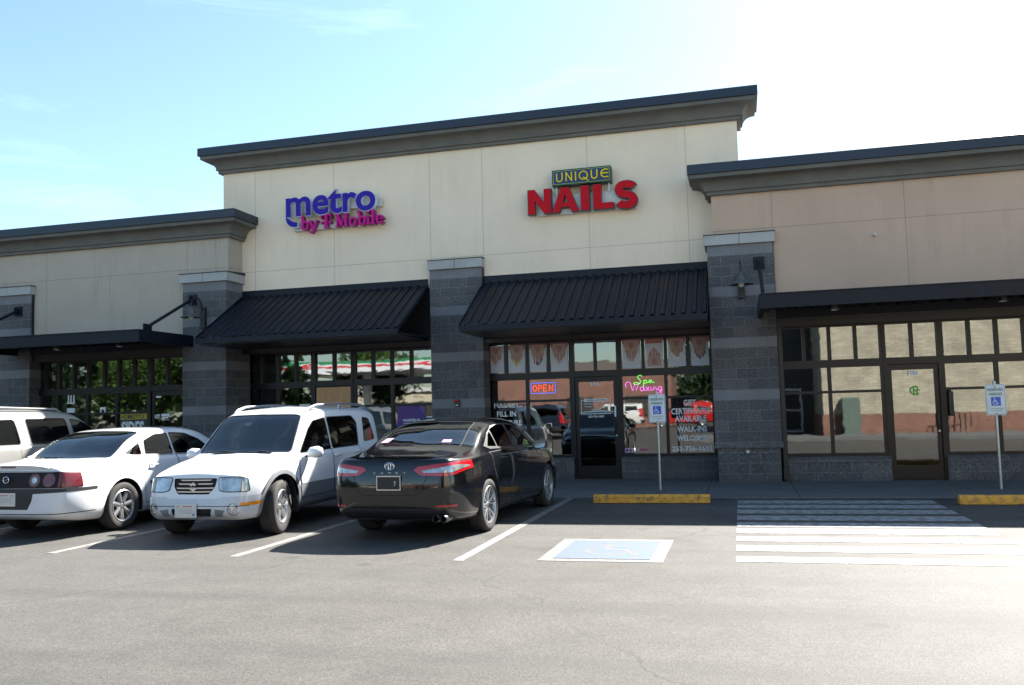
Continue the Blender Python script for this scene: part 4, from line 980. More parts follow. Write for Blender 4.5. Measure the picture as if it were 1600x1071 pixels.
REDM=M_plain('tail_lamp_mid_red',(0.11,0.004,0.006),0.25,coat=0.4); REDD=M_plain('tail_lamp_dark',(0.09,0.004,0.007),0.1,coat=1.0); CLR=M_plain('lamp_clear',(0.40,0.42,0.43),0.10,0.55,0.45,11,coat=1.0); AMB=M_plain('lamp_amber',(0.70,0.25,0.02),0.2,coat=1.0)
EXH=M_plain('exhaust_steel',(0.10,0.10,0.10),0.35,0.8); PMR=M_plain('plate_red',(0.45,0.14,0.12),0.4); PMB=M_plain('plate_blue',(0.10,0.18,0.45),0.4); PMG=M_plain('plate_faded',(0.45,0.44,0.42),0.4); PLT=M_plain('plate_white',(0.62,0.60,0.55),0.4,0,0.05)
def wheel(parent,x,y,r,w,style,steer=0.0,face=None):
    """x outer side sign matters"""
    sg=1 if x>0 else -1; e=bpy.data.objects.new('wheel',None); C.objects.link(e); e.parent=parent; e.location=(x-sg*w/2,y,r); e.rotation_euler=(0,0,steer)
    rr=r*{'camry':0.715,'suv':0.62,'impala':0.66,'van':0.62}[style]; h=w/2
    prof=[(rr-0.01,-h*0.80),(rr+0.01,-h*0.9),(r*0.86,-h),(r*0.96,-h*0.86),(r*0.995,-h*0.60),(r,0),(r*0.995,h*0.60),(r*0.96,h*0.86),(r*0.86,h),(rr+0.01,h*0.9),(rr-0.01,h*0.8)]
    t=MB().lathe([(a,b*sg) for a,b in prof],40,(0,0,0),'x')
    for gx in (-0.35,-0.05,0.28):
        t.lathe([(r*1.0005+0.001,gx*h-0.006),(r*1.0005+0.001,gx*h+0.006)],40,(0,0,0),'x',None)
    o=t.build('tyre',TYR,smooth=True,ang=50); o.parent=e
    rim=MB(); F=lambda v: v*sg
    rim.lathe([(rr+0.004,F(h*0.86)),(rr-0.006,F(h*0.93)),(rr-0.022,F(h*0.86)),(rr-0.030,F(h*0.55)),(rr-0.035,F(-h*0.2)),(rr-0.01,F(-h*0.8))],40,(0,0,0),'x',ALU)
    rim.lathe([(0.0,F(-h*0.1)),(rr-0.04,F(-h*0.15))],30,(0,0,0),'x',GAP)
    rim.lathe([(0.0,F(0.01)),(rr*0.70,F(0.01)),(rr*0.70,F(-0.01))],30,(0,0,0),'x',DRK)
    hub=F(h*0.62)
    rim.lathe([(0.0,hub+F(0.012)),(0.028,hub+F(0.010)),(0.033,hub),(0.062,hub-F(0.004)),(0.072,hub-F(0.03))],24,(0,0,0),'x',ALU)
    nsp,ws,wo,pair,mat2={'camry':(10,0.013,0.011,0.10,ALU),'suv':(5,0.036,0.048,0.0,ALU),'impala':(7,0.026,0.034,0.0,ALU),'van':(5,0.05,0.06,0.0,ALU)}[style]
    for i in range(nsp):
        a=2*math.pi*i/nsp+0.2
        if style=='camry': a=2*math.pi*(i//2)/5+(0.155 if i%2 else -0.155)*1.0+0.3
        def P_(rad,lat,dx):
            ca,sa=math.cos(a),math.sin(a)
            return (hub+F(dx),ca*rad-sa*lat,sa*rad+ca*lat)
        a0=0.045; a1=rr-0.022; lo=0.0
        if style=='camry': 
            vs=[P_(a0,-ws,0),P_(a0,ws,0),P_(a1,wo*1.1+( 0.018 if i%2 else -0.018),0.022),P_(a1,-wo*1.1+(0.018 if i%2 else -0.018),0.022)]
        else: vs=[P_(a0,-ws,0),P_(a0,ws,0),P_(a1,wo,0.018),P_(a1,-wo,0.018)]
        bk=[(v[0]-F(0.03),v[1],v[2]) for v in vs]; mid=[( (vs[0][0]+vs[1][0])/2+F(0.008),(vs[0][1]+vs[1][1])/2,(vs[0][2]+vs[1][2])/2),((vs[2][0]+vs[3][0])/2+F(0.006),(vs[2][1]+vs[3][1])/2,(vs[2][2]+vs[3][2])/2)]
        v=vs+bk+mid
        rim.add(v,[(0,8,9,3),(8,1,2,9),(0,3,7,4),(1,5,6,2),(4,7,6,5)],mat2)
    if style=='camry':
        for i in range(5):
            a=2*math.pi*i/5+0.3
            for d in (-0.33,0.33):
                pass
    o=rim.build('rim',None,smooth=True,ang=25); o.parent=e
    rot=MB().lathe([(0.0,F(0.02)),(rr*0.62,F(0.02))],24,(0,0,0),'x').build('brake_disc',M_plain('brake_disc_steel',(0.2,0.19,0.18),0.4,0.8) if 'brake_disc_steel' not in bpy.data.materials else bpy.data.materials['brake_disc_steel']); rot.parent=e
    return e
def arch_liner(parent,y,r,hw):
    for sg in (1,-1):
        m=MB(); n=20; vs=[];fs=[]
        for k in range(n+1):
            a=-0.25+(math.pi+0.5)*k/n; vs+= [(sg*(hw-0.012),y+r*math.cos(a),0.0+rz_+r*math.sin(a)),(sg*(hw-0.36),y+r*math.cos(a),rz_+r*math.sin(a))]
        for k in range(n): fs.append((2*k,2*k+1,2*k+3,2*k+2))
        m.add(vs,fs); m.add([(sg*(hw-0.36),y+r*math.cos(-0.25+(math.pi+0.5)*k/n),rz_+r*math.sin(-0.25+(math.pi+0.5)*k/n)) for k in range(n+1)],[tuple(range(n+1))])
        o=m.build('wheel_well',GAP,recalc=False); o.parent=parent
rz_=0.335
def seats(parent,ys,hw,zf,zt,headr=True):
    for y,front in ys:
        m=MB()
        for x in ((-0.37,0.37) if front else (-0.0,)):
            w=0.25 if front else hw*0.78
            m.prism([(y-0.06,zf),(y+0.48,zf),(y+0.48,zf+0.16),(y+0.06,zf+0.13),(y-0.10,zt),(y-0.20,zt),(y-0.14,zf+0.1)],x-w,x+w,'x')
            for hx in ((x,) if front else (-0.36,0.36)):
                m.prism(rrect(hx-0.13,hx+0.13,zt+0.015,zt+0.19,0.05),y-0.22,y-0.12,'y')
        o=m.build('seat',SEAT,bevel=0.03); o.parent=parent
def cabin(parent,y0,y1,hw,zf,dash_y,dash_z,shelf=None):
    m=MB(); m.box(-hw+0.04,hw-0.04,y0,y1,zf-0.03,zf)
    m.prism([(dash_y-0.28,dash_z-0.35),(dash_y-0.26,dash_z-0.06),(dash_y-0.1,dash_z),(dash_y+0.15,dash_z-0.02),(dash_y+0.15,dash_z-0.35)],-hw+0.08,hw-0.08,'x')
    if shelf: m.box(-hw+0.12,hw-0.12,shelf[0],shelf[1],shelf[2]-0.03,shelf[2])
    o=m.build('dashboard',CAB); o.parent=parent
    s=MB(); c=Vector((-0.37,dash_y-0.42,dash_z-0.03)); n=24
    s.tube([c+Vector((0.18*math.cos(2*math.pi*k/n),-0.06*math.sin(2*math.pi*k/n),0.18*math.sin(2*math.pi*k/n))) for k in range(n+1)],0.015,6,caps=False)
    s.tube([c,c+Vector((0,0.2,-0.08))],0.03,6); s.bar(c+Vector((-0.17,0,0)),c+Vector((0.17,0,0)),0.03)
    o=s.build('steering_wheel',RUB,smooth=True); o.parent=parent
    return
def mirrors(parent,y,x,z,mat,s=1.0,fwd=1):
    for sg in (1,-1):
        m=MB(); pts=[(0.0,0.0),(0.02,-0.05),(0.09,-0.055),(0.18,-0.04),(0.21,0.0),(0.20,0.06),(0.14,0.085),(0.05,0.075)]
        vs=[];n=len(pts)
        for dy,sc in ((0.0,0.92),(0.02,1.0),(0.07,0.96),(0.12,0.72),(0.145,0.35)):
            vs+=[(sg*(x+0.03+(0.105+(a-0.105)*sc)*s),y+dy*fwd,z+0.05+(0.015+(b-0.015)*sc)*s) for a,b in pts]
        fs=[(i*n+k,i*n+(k+1)%n,(i+1)*n+(k+1)%n,(i+1)*n+k) for i in range(4) for k in range(n)]+[tuple(4*n+k for k in range(n))]
        m.add(vs,fs,mat); m.add([(v[0],v[1]+0.004*fwd,v[2]) for v in vs[:n]],[tuple(range(n))],CHR)
        m.bar((sg*(x-0.03),y+0.06*fwd,z+0.0),(sg*(x+0.09),y+0.06*fwd,z+0.03),0.05,0.035,DRK)
        o=m.build('mirror',None,smooth=True,ang=50); o.parent=parent
def child_mb(mb,name,mat,parent,**k):
    o=mb.build(name,mat,None,**k); o.parent=parent; return o
def plate(parent,x,y,z,facing,border=CHR,fill=PLT,w=0.305,h=0.155,marks=True,tilt=0):
    m=MB(); s=facing
    m.box(x-w/2-0.008,x+w/2+0.008,min(y,y-s*0.006),max(y,y-s*0.006),z-h/2-0.008,z+h/2+0.008,border)
    m.box(x-w/2+0.004,x+w/2-0.004,min(y+s*0.0,y+s*0.003),max(y,y+s*0.003),z-h/2+0.004,z+h/2-0.004,fill)
    if marks and fill is PLT:
        ya,yb=sorted((y+s*0.003,y+s*0.0045))
        m.box(x-0.10,x+0.04,ya,yb,z+h/2-0.030,z+h/2-0.018,PMR); m.box(x+0.09,x+0.13,ya,yb,z+h/2-0.040,z+h/2-0.012,PMG); m.box(x-0.135,x-0.105,ya,yb,z-h/2+0.015,z-h/2+0.045,PMB)
        for i in range(6): m.box(x-0.10+0.035*i,x-0.085+0.035*i,ya,yb,z-0.035,z+0.025,PMG)
    return child_mb(m,'number_plate',None,parent)
def sidepanel(x): return lambda c: abs(c.x)>x

# ------------------------------------------------------------ black saloon, tail towards us
def cols(*a): return list(a)
def build_sedan():
    T=[]
    def st(y,b,r,m,s,g,ra,i,c): T.append((y,[(0,b[1]),b,r,m,s,g,ra,i,c]))
    st(0.16,(0.60,0.26),(0.755,0.36),(0.795,0.62),(0.765,0.885),(0.72,0.965),(0.665,0.985),(0.42,1.0),(0,1.005))
    st(0.50,(0.73,0.21),(0.865,0.32),(0.895,0.62),(0.85,0.915),(0.79,0.975),(0.69,1.01),(0.44,1.035),(0,1.045,-0.03))
    st(0.90,(0.76,0.19),(0.895,0.30),(0.92,0.62),(0.885,0.94),(0.835,0.995),(0.735,1.075),(0.50,1.105,-0.05),(0,1.112,-0.12))
    st(1.40,(0.76,0.19),(0.88,0.30),(0.912,0.62),(0.895,0.945),(0.86,0.985),(0.68,1.27),(0.48,1.315,-0.03),(0,1.335,-0.07))
    st(1.90,(0.76,0.19),(0.875,0.30),(0.905,0.62),(0.895,0.94),(0.865,0.975),(0.645,1.355),(0.46,1.405),(0,1.425))
    st(2.50,(0.76,0.19),(0.875,0.30),(0.905,0.62),(0.892,0.93),(0.865,0.962),(0.645,1.375),(0.46,1.425),(0,1.445))
    st(3.05,(0.76,0.19),(0.88,0.30),(0.905,0.62),(0.885,0.915),(0.86,0.945),(0.66,1.32),(0.46,1.37,0.05),(0,1.385,0.10))
    st(3.55,(0.76,0.19),(0.89,0.30),(0.91,0.62),(0.882,0.90),(0.85,0.93),(0.70,1.13),(0.46,1.165,0.07),(0,1.175,0.14))
    st(3.92,(0.75,0.19),(0.895,0.30),(0.915,0.62),(0.875,0.88),(0.83,0.92),(0.73,0.965),(0.46,0.985,0.08),(0,0.995,0.14))
    st(4.35,(0.70,0.20),(0.87,0.32),(0.90,0.58),(0.84,0.80),(0.79,0.85),(0.68,0.88),(0.42,0.905,0.03),(0,0.915,0.04))
    st(4.66,(0.60,0.22),(0.80,0.32),(0.83,0.52),(0.77,0.70),(0.70,0.745),(0.58,0.78),(0.38,0.80,0.03),(0,0.81,0.05))
    rear=[0.20,0.20,0.03,0.0,0.045,0.085,0.12,0.13,0.14]; front=[4.70,4.70,4.82,4.88,4.86,4.82,4.80,4.79,4.78]
    P_=paint('black_paint',(0.004,0.0045,0.006),0.0,0.16,1.0,0.22,(0.07,0.063,0.05))
    c=Car('parked_car',(-4.07,9.72,0),-0.055,'shiny black sedan parked nose in, rear with red lamps towards the lot','car',T,rear,front,P_)
    sp=sidepanel(0.5)
    for y in (1.12,3.944): c.hole('x',circ(y,0.335,0.385),lambda q:abs(q.x)>0.5 and q.z<0.80)
    # lower valance
    c.reg('bumper_valance','y',[(-0.80,0.20),(0.80,0.20),(0.72,0.36),(0.50,0.40),(-0.50,0.40),(-0.72,0.36)],DRK,0.004,lambda q:q.y<0.30 and q.z<0.5)
    # doors
    d2=[(1.50,0.33),(2.32,0.33),(2.34,1.0),(2.02,1.0),(1.25,0.99),(1.30,0.80),(1.46,0.55)]; d1=[(2.33,0.33),(3.38,0.33),(3.40,0.65),(3.36,0.96),(2.35,1.0)]
    ok=lambda q: abs(q.x)>0.70 and q.z<1.2
    for d in (d2,d1):
        c.reg('gap','x',grow(d,0.004),GAP,0.0,ok); k=c.reg('door','x',grow(d,-0.004),P_,0.0,ok,split=True)
    tr=grow([(0,0)]*0,0) if False else None
    # side glass with black surround
    okg=lambda q: abs(q.x)>0.55
    W=[(1.20,1.075),(1.34,1.035),(3.42,0.978),(3.30,1.05),(2.95,1.235),(2.62,1.325),(2.2,1.342),(1.80,1.315),(1.50,1.225)]
    c.reg('window_trim','x',grow(W,0.012),CHR,0.001,okg); c.reg('window_trim','x',grow(W,0.006),DRK,0.002,okg)
    kk=c.regs
    c.reg('window','x',rnd([(1.665,1.045),(2.285,1.03),(2.285,1.328),(1.98,1.325),(1.665,1.275)],0.02,2),CGD,-0.004,okg,split=True)
    c.reg('window','x',rnd([(1.30,1.065),(1.625,1.050),(1.625,1.25),(1.50,1.205)],0.02,2),CGD,-0.004,okg,split=True)
    c.reg('window','x',rnd([(2.36,1.028),(3.26,1.004),(2.94,1.205),(2.66,1.305),(2.36,1.328)],0.02,2),CGD,-0.004,okg,split=True)
    # backlight + windscreen, cut from above
    bl=rnd([(-0.60,0.84),(-0.3,0.775),(0.0,0.755),(0.3,0.775),(0.60,0.84),(0.50,1.66),(0.0,1.60),(-0.50,1.66)],0.05,3)
    okt=lambda q:q.z>1.05
    c.reg('window_trim','z',grow(bl,0.014),DRK,0.002,lambda q:q.z>0.98 and q.y<2); c.reg('rear_window','z',bl,CG,-0.003,lambda q:q.z>0.98 and q.y<2)
    ws=rnd([(-0.69,3.82),(-0.35,3.99),(0,4.03),(0.35,3.99),(0.69,3.82),(0.535,2.98),(0,3.02),(-0.535,2.98)],0.04,3)
    c.reg('window_trim','z',grow(ws,0.012),DRK,0.002,lambda q:q.z>0.9 and q.y>2.6); c.reg('windshield','z',ws,CG,-0.003,lambda q:q.z>0.9 and q.y>2.6)
    # trunk lid gap and edge
    okr=lambda q:q.y<0.40
    tl=[(-0.50,0.945),(0.50,0.945),(0.50,0.80),(0.42,0.60),(0.34,0.555),(-0.34,0.555),(-0.42,0.60),(-0.50,0.80)]
    c.reg('gap','y',grow(tl,0.004),GAP,0,okr); c.reg('trunk_lid','y',grow(tl,-0.003),P_,0,okr)
    c.reg('spoiler_shadow','y',[(-0.60,0.952),(0.60,0.952),(0.58,0.942),(-0.58,0.942)],GAP,-0.002,okr)
    # tail lamps
    lr=[(0.315,0.845),(0.36,0.885),(0.60,0.915),(0.95,0.945),(0.95,0.89),(0.80,0.79),(0.72,0.775),(0.42,0.785)]
    okl=lambda q:q.y<0.58
    c.reg('tail_lamp','y',lr,REDL,0.005,lambda q:q.y<0.58 and q.x>0,split=False); c.reg('tail_lamp','y',mir(lr),REDL,0.005,lambda q:q.y<0.58 and q.x<0)
    ll=[(0.42,0.842),(0.62,0.868),(0.80,0.90),(0.88,0.875),(0.77,0.815),(0.45,0.815)]
    c.reg('lamp_lens','y',ll,CLR,0.008,lambda q:q.y<0.5 and q.x>0); c.reg('lamp_lens','y',mir(ll),CLR,0.008,lambda q:q.y<0.5 and q.x<0)
    # bumper reflectors, fog line
    rf=[(0.60,0.418),(0.80,0.418),(0.80,0.44),(0.60,0.44)]
    c.reg('reflector','y',rf,REDL,0.006,okr); c.reg('reflector','y',mir(rf),REDL,0.006,okr)
    c.reg('head_lamp','y',[(0.50,0.64),(0.82,0.68),(0.95,0.73),(0.95,0.64),(0.6,0.58)],CLR,0.004,lambda q:q.y>4.1 and q.x>0); c.reg('head_lamp','y',mir([(0.50,0.64),(0.82,0.68),(0.95,0.73),(0.95,0.64),(0.6,0.58)]),CLR,0.004,lambda q:q.y>4.1 and q.x<0)
    c.reg('grille','y',[(-0.7,0.30),(0.7,0.30),(0.6,0.56),(-0.6,0.56)],DRK,0.004,lambda q:q.y>4.3)
    obs=c.finish(CAB,0.95); R=c.root
    arch_liner(R,1.12,0.385,0.915); arch_liner(R,3.944,0.385,0.912)
    for y in (1.12,3.944):
        for x in (0.905,-0.905): wheel(R,x,y,0.335,0.225,'camry')
    seats(R,[(1.55,False),(2.55,True)],0.72,0.48,1.04); cabin(R,0.9,3.9,0.86,0.34,3.45,0.97,(0.98,1.30,0.99))
    mirrors(R,3.12,0.87,0.95,P_,0.95,1)
    for sg in (1,-1):
        for y,z in ((1.62,0.90),(2.52,0.885)):
            h=MB().tube([(sg*0.895,y,z),(sg*0.935,y+0.03,z+0.004),(sg*0.937,y+0.16,z+0.002),(sg*0.895,y+0.20,z)],0.011,8)
            child_mb(h,'door_handle',P_,R,smooth=True)
    # spoiler lip
    sp_=MB(); n=20; vs=[];fs=[]
    for k in range(n+1):
        x=-0.66+1.32*k/n; e=1-abs(x/0.66)**3; yy=0.105+0.06*(abs(x)/0.66)**2; vs+=[(x,yy-0.03*e,0.985+0.026*e),(x,yy+0.0,0.965),(x,yy+0.16,1.0+0.018*e),]
    for k in range(n): 
        a=3*k; fs+= [(a,a+1,a+4,a+3),(a,a+3,a+5,a+2),(a+1,a+2,a+5,a+4)]
    sp_.add(vs,fs); child_mb(sp_,'spoiler',P_,R,smooth=True,ang=30)
    plate(R,0,-0.006,0.70,-1,CHR,DRK); 
    t=fit('7',0.075,0.10,0.665,0.72,-0.0125,K['wht2'],'plate_number',R)
    # round emblem of three ellipses and the letters
    e=MB()
    for rx,rz2,cz in ((0.062,0.043,0.895),(0.042,0.016,0.910),(0.017,0.043,0.895)):
        yy0=0.032; e.tube([(rx*math.cos(a),yy0,cz+rz2*math.sin(a)) for a in [2*math.pi*k/28 for k in range(29)]],0.0058,6,caps=False)
    child_mb(e,'badge',CHR,R,smooth=True)
    for i,ch in enumerate('CAMRY'):
        x=-0.20+0.1*i; fit(ch,x-0.016,x+0.016,0.806,0.828,0.030,CHR,'letter',R,ext=0.004)
    fit('SE',0.34,0.42,0.617,0.638,0.030,CHR,'letter',R,ext=0.004)
    ex=MB()
    for sg in (1,-1):
        for x in (0.60,0.70) if sg>0 else (): ex.lathe([(0.036,-0.02),(0.042,-0.03),(0.047,-0.02),(0.047,0.15),(0.038,0.15),(0.036,-0.02)],18,(sg*x,0.04,0.285),'y',EXH); ex.lathe([(0.0,0.12),(0.04,0.12)],14,(sg*x,0.04,0.285),'y',GAP)
    child_mb(ex,'exhaust',None,R,smooth=True)
    st_=MB().box(0.40,0.50,0.0,0.002,0,0.05,K['pink']); 
    k=MB().add([(0.33,0.88,1.142),(0.46,0.885,1.140),(0.455,0.95,1.172),(0.335,0.945,1.174)],[(0,1,2,3)]).build('window_sticker',K['pink'],R)
    k=MB().add([(-0.56,0.91,1.142),(-0.44,0.89,1.148),(-0.40,1.01,1.20),(-0.52,1.02,1.195)],[(0,1,2,3)]).build('window_sticker',K['pink'],R)
    c.root.scale=(0.975,1,1)
    c.done(); return c
build_sedan()
# ------------------------------------------------------------ white SUV, nose towards us
def build_suv():
    T=[]
    def st(y,b,r,m,s,g,ra,i,c): T.append((y,[(0,b[1]),b,r,m,s,g,ra,i,c]))
    st(0.07,(0.68,0.40),(0.78,0.48),(0.82,0.75),(0.81,1.00),(0.79,1.04),(0.665,1.52),(0.50,1.60),(0,1.625))
    st(0.45,(0.74,0.30),(0.86,0.40),(0.88,0.70),(0.855,1.01),(0.835,1.04),(0.685,1.555),(0.50,1.635),(0,1.665))
    st(1.40,(0.75,0.28),(0.86,0.38),(0.88,0.70),(0.86,0.99),(0.84,1.02),(0.685,1.565),(0.50,1.645),(0,1.68))
    st(2.30,(0.75,0.27),(0.86,0.36),(0.88,0.69),(0.86,0.97),(0.84,1.00),(0.675,1.535),(0.50,1.61),(0,1.635))
    st(2.50,(0.75,0.27),(0.86,0.36),(0.88,0.69),(0.86,0.965),(0.84,0.995),(0.68,1.465),(0.50,1.525),(0,1.545,0.03))
    st(2.78,(0.75,0.27),(0.86,0.36),(0.88,0.68),(0.86,0.955),(0.835,0.985),(0.72,1.23),(0.49,1.265,0.03),(0,1.28,0.06))
    st(3.06,(0.75,0.27),(0.86,0.36),(0.885,0.68),(0.855,0.945),(0.82,0.97),(0.75,0.995),(0.50,1.02,0.05),(0,1.03,0.10))
    st(3.38,(0.74,0.27),(0.85,0.37),(0.875,0.67),(0.835,0.895),(0.785,0.93),(0.68,0.955),(0.44,0.975,0.02),(0,0.985,0.04))
    st(3.80,(0.70,0.27),(0.80,0.37),(0.82,0.62),(0.785,0.80),(0.735,0.845),(0.62,0.865),(0.40,0.882),(0,0.892,0.02))
    st(4.04,(0.61,0.27),(0.70,0.36),(0.715,0.54),(0.70,0.71),(0.68,0.785),(0.57,0.81),(0.36,0.822,0.01),(0,0.830,0.02))
    rear=[0.10,0.08,0.0,0.02,0.03,0.035,0.06,0.10,0.12]; front=[4.03,4.08,4.20,4.17,4.125,4.105,4.09,4.08,4.08]
    W_=paint('white_paint',(0.74,0.75,0.76),0.0,0.3,0.9,0.22,(0.35,0.32,0.28)); G_=paint('silver_lower_paint',(0.26,0.275,0.30),0.35,0.35,0.6,0.3,(0.22,0.20,0.17))
    BP=paint('bumper_silver_white',(0.55,0.57,0.60),0.1,0.4,0.5,0.3,(0.30,0.28,0.25))
    c=Car('parked_suv',(-6.67,13.80,0),math.pi+0.004,'white compact SUV with roof rails parked nose out towards the lot','SUV',T,rear,front,W_)
    FY=3.42; RY=0.94
    # two tone lower body
    c.reg('lower_cladding','x',[(0.02,0.2),(4.3,0.2),(4.3,0.545),(0.02,0.60)],G_,0.004,lambda q:abs(q.x)>0.66 and q.y<4.06,split=True)
    c.reg('front_bumper','y',[(-1,0.2),(1,0.2),(1,0.545),(0.86,0.552),(0.45,0.545),(0.36,0.525),(-0.36,0.525),(-0.45,0.545),(-0.86,0.552),(-1,0.545)],BP,0.012,lambda q:q.y>3.74)
    for y in (RY,FY): 
        c.reg('wheel_arch_flare','x',circ(y,0.36,0.47),G_,0.014,lambda q:abs(q.x)>0.60 and q.z<0.88 and q.z>0.3,split=True)
        c.hole('x',circ(y,0.36,0.415),lambda q:abs(q.x)>0.40 and q.z<0.85)
    ok=lambda q: abs(q.x)>0.66 and q.z<1.2
    d2=[(1.36,0.42),(1.92,0.42),(1.95,1.03),(0.98,1.04),(0.98,0.86),(1.20,0.80),(1.35,0.62)]; d1=[(1.94,0.42),(2.92,0.42),(2.98,0.75),(2.96,1.0),(1.96,1.03)]
    for d in (d2,d1):
        c.reg('gap','x',grow(d,0.005),GAP,0.0045,ok); c.reg('door','x',[(y,max(z,0.605)) for y,z in grow(d,-0.004)],W_,0.005,ok,split=True)
        c.reg('door_cladding','x',[(y,min(z,0.600)) for y,z in grow(d,-0.004)],G_,0.012,ok,split=True)
    okg=lambda q: abs(q.x)>0.5
    Wn=[(0.16,1.10),(0.80,1.08),(2.88,1.045),(2.80,1.12),(2.44,1.435),(2.30,1.50),(1.5,1.525),(0.55,1.515),(0.32,1.48)]
    c.reg('window','x',rnd([(0.30,1.12),(0.74,1.095),(0.62,1.475),(0.38,1.45)],0.05,3),CGD,-0.003,okg,split=True,trim=(DRK,0.010,'window_trim'))
    c.reg('window','x',rnd([(0.98,1.06),(1.88,1.04),(1.88,1.49),(1.02,1.50),(0.90,1.40)],0.04,3),CGD,-0.003,okg,split=True,trim=(DRK,0.012,'window_trim'))
    c.reg('window','x',rnd([(1.95,1.04),(2.86,1.015),(2.50,1.335),(2.32,1.445),(1.95,1.49)],0.03,3),CG,-0.003,okg,split=True,trim=(DRK,0.012,'window_trim'))
    c.reg('windshield','z',rnd([(-0.73,2.98),(-0.36,3.10),(0,3.135),(0.36,3.10),(0.73,2.98),(0.61,2.46),(0,2.52),(-0.61,2.46)],0.05,3),CG,-0.003,lambda q:q.z>0.93 and q.y>2.2,trim=(DRK,0.014,'window_trim'))
    c.reg('rear_window','y',rnd([(-0.58,1.12),(0.58,1.12),(0.54,1.50),(-0.54,1.50)],0.05,3),CGD,-0.003,lambda q:q.y<0.3,trim=(DRK,0.012,'window_trim'))
    okf=lambda q:q.y>3.85
    hl=rnd([(0.345,0.775),(0.64,0.785),(0.70,0.762),(0.725,0.612),(0.46,0.612),(0.375,0.63)],0.018,2)
    c.reg('lamp_trim','y',grow(hl,0.010),DRK,0.004,lambda q:q.y>3.72 and q.x>0); c.reg('head_lamp','y',hl,CLR,0.008,lambda q:q.y>3.72 and q.x>0)
    c.reg('lamp_trim','y',grow(mir(hl),0.010),DRK,0.004,lambda q:q.y>3.72 and q.x<0); c.reg('head_lamp','y',mir(hl),CLR,0.008,lambda q:q.y>3.72 and q.x<0)
    gr=rnd([(-0.32,0.775),(0.32,0.775),(0.305,0.67),(0.23,0.580),(-0.23,0.580),(-0.305,0.67)],0.02,2)
    c.reg('grille','y',gr,GAP,-0.012,okf)
    br=lambda q:q.y>3.9
    c.reg('bumper_intake','y',rnd([(-0.30,0.405),(0.30,0.405),(0.27,0.315),(-0.27,0.315)],0.02,2),GAP,-0.008,br)
    for s_ in (1,-1):
        pl=[(s_*0.34,0.40),(s_*0.48,0.385),(s_*0.43,0.315),(s_*0.34,0.315)]
        c.reg('bumper_vent','y',pl if s_>0 else pl[::-1],M_plain('bumper_grey%d'%s_,(0.16,0.165,0.17),0.6),0.012,br)
        fl=[(s_*0.585+0.055*math.cos(k*math.pi/8),0.40+0.055*math.sin(k*math.pi/8)) for k in range(16)]
        c.reg('fog_lamp_housing','y',[(s_*0.585+0.072*math.cos(k*math.pi/8),0.40+0.072*math.sin(k*math.pi/8)) for k in range(16)],BP,0.001,br)
        c.reg('fog_lamp','y',fl,CLR,0.006,br)
        am=[(s_*0.66,0.475),(s_*0.95,0.490),(s_*0.95,0.445),(s_*0.66,0.430)]
        c.reg('turn_signal','y',am if s_>0 else am[::-1],AMB,0.012,lambda q:q.y>3.85)
    c.reg('bumper_groove','y',[(-0.72,0.438),(0.72,0.438),(0.72,0.430),(-0.72,0.430)],GAP,0.009,br,only=None)
    c.reg('tail_lamp','y',[(0.66,0.72),(0.90,0.72),(0.90,1.05),(0.70,1.05)],REDL,0.006,lambda q:q.y<0.3 and q.x>0); c.reg('tail_lamp','y',mir([(0.66,0.72),(0.90,0.72),(0.90,1.05),(0.70,1.05)]),REDL,0.006,lambda q:q.y<0.3 and q.x<0)
    # bonnet gap
    c.reg('hood_gap','x',[(3.02,0.925),(3.95,0.752),(3.95,0.748),(3.02,0.919)],GAP,0.001,lambda q:abs(q.x)>0.5)
    obs=c.finish(CAB,1.0); R=c.root
    global rz_
    rz_=0.36
    arch_liner(R,RY,0.415,0.87); arch_liner(R,FY,0.415,0.865); rz_=0.335
    for y in (RY,FY):
        for x in (0.865,-0.865): wheel(R,x,y,0.352,0.235,'suv',0.0 if y==RY else 0.17)
    seats(R,[(0.75,False),(1.75,True)],0.70,0.58,1.16); cabin(R,0.4,2.9,0.85,0.48,2.78,1.02)
    for sg in (-0.37,0.37): pass
    mirrors(R,2.70,0.83,0.95,W_,1.2,1)
    # wing of the mirror, rails, grille bars
    for sg in (1,-1):
        m=MB().tube([(sg*0.60,2.30,1.565),(sg*0.605,2.22,1.625),(sg*0.605,2.0,1.675),(sg*0.605,1.2,1.70),(sg*0.605,0.45,1.685),(sg*0.60,0.24,1.635),(sg*0.60,0.18,1.59)],[0.030,0.024,0.018,0.018,0.018,0.024,0.030],10)
        m.box(sg*0.605-0.016,sg*0.605+0.016,1.17,1.23,1.62,1.70)
        child_mb(m,'roof_rail',M_plain('rail_silver',(0.38,0.40,0.45),0.35,0.7) if 'rail_silver' not in bpy.data.materials else bpy.data.materials['rail_silver'],R,smooth=True)
        for y,z in ((1.72,0.93),(1.02,0.945)):
            child_mb(MB().tube([(sg*0.868,y,z),(sg*0.905,y+0.03,z+0.006),(sg*0.907,y+0.15,z+0.006),(sg*0.868,y+0.18,z)],0.014,8),'door_handle',W_,R,smooth=True)
        fp=MB().box(sg*0.862-0.004,sg*0.862+0.004,FY-0.60,FY-0.59,0.15,0.34); 
        fm=MB().prism([(FY-0.435,0.24),(FY-0.425,0.24),(FY-0.405,0.46),(FY-0.425,0.46)],sg*0.65,sg*0.86,'x'); child_mb(fm,'mud_flap',RUB,R)
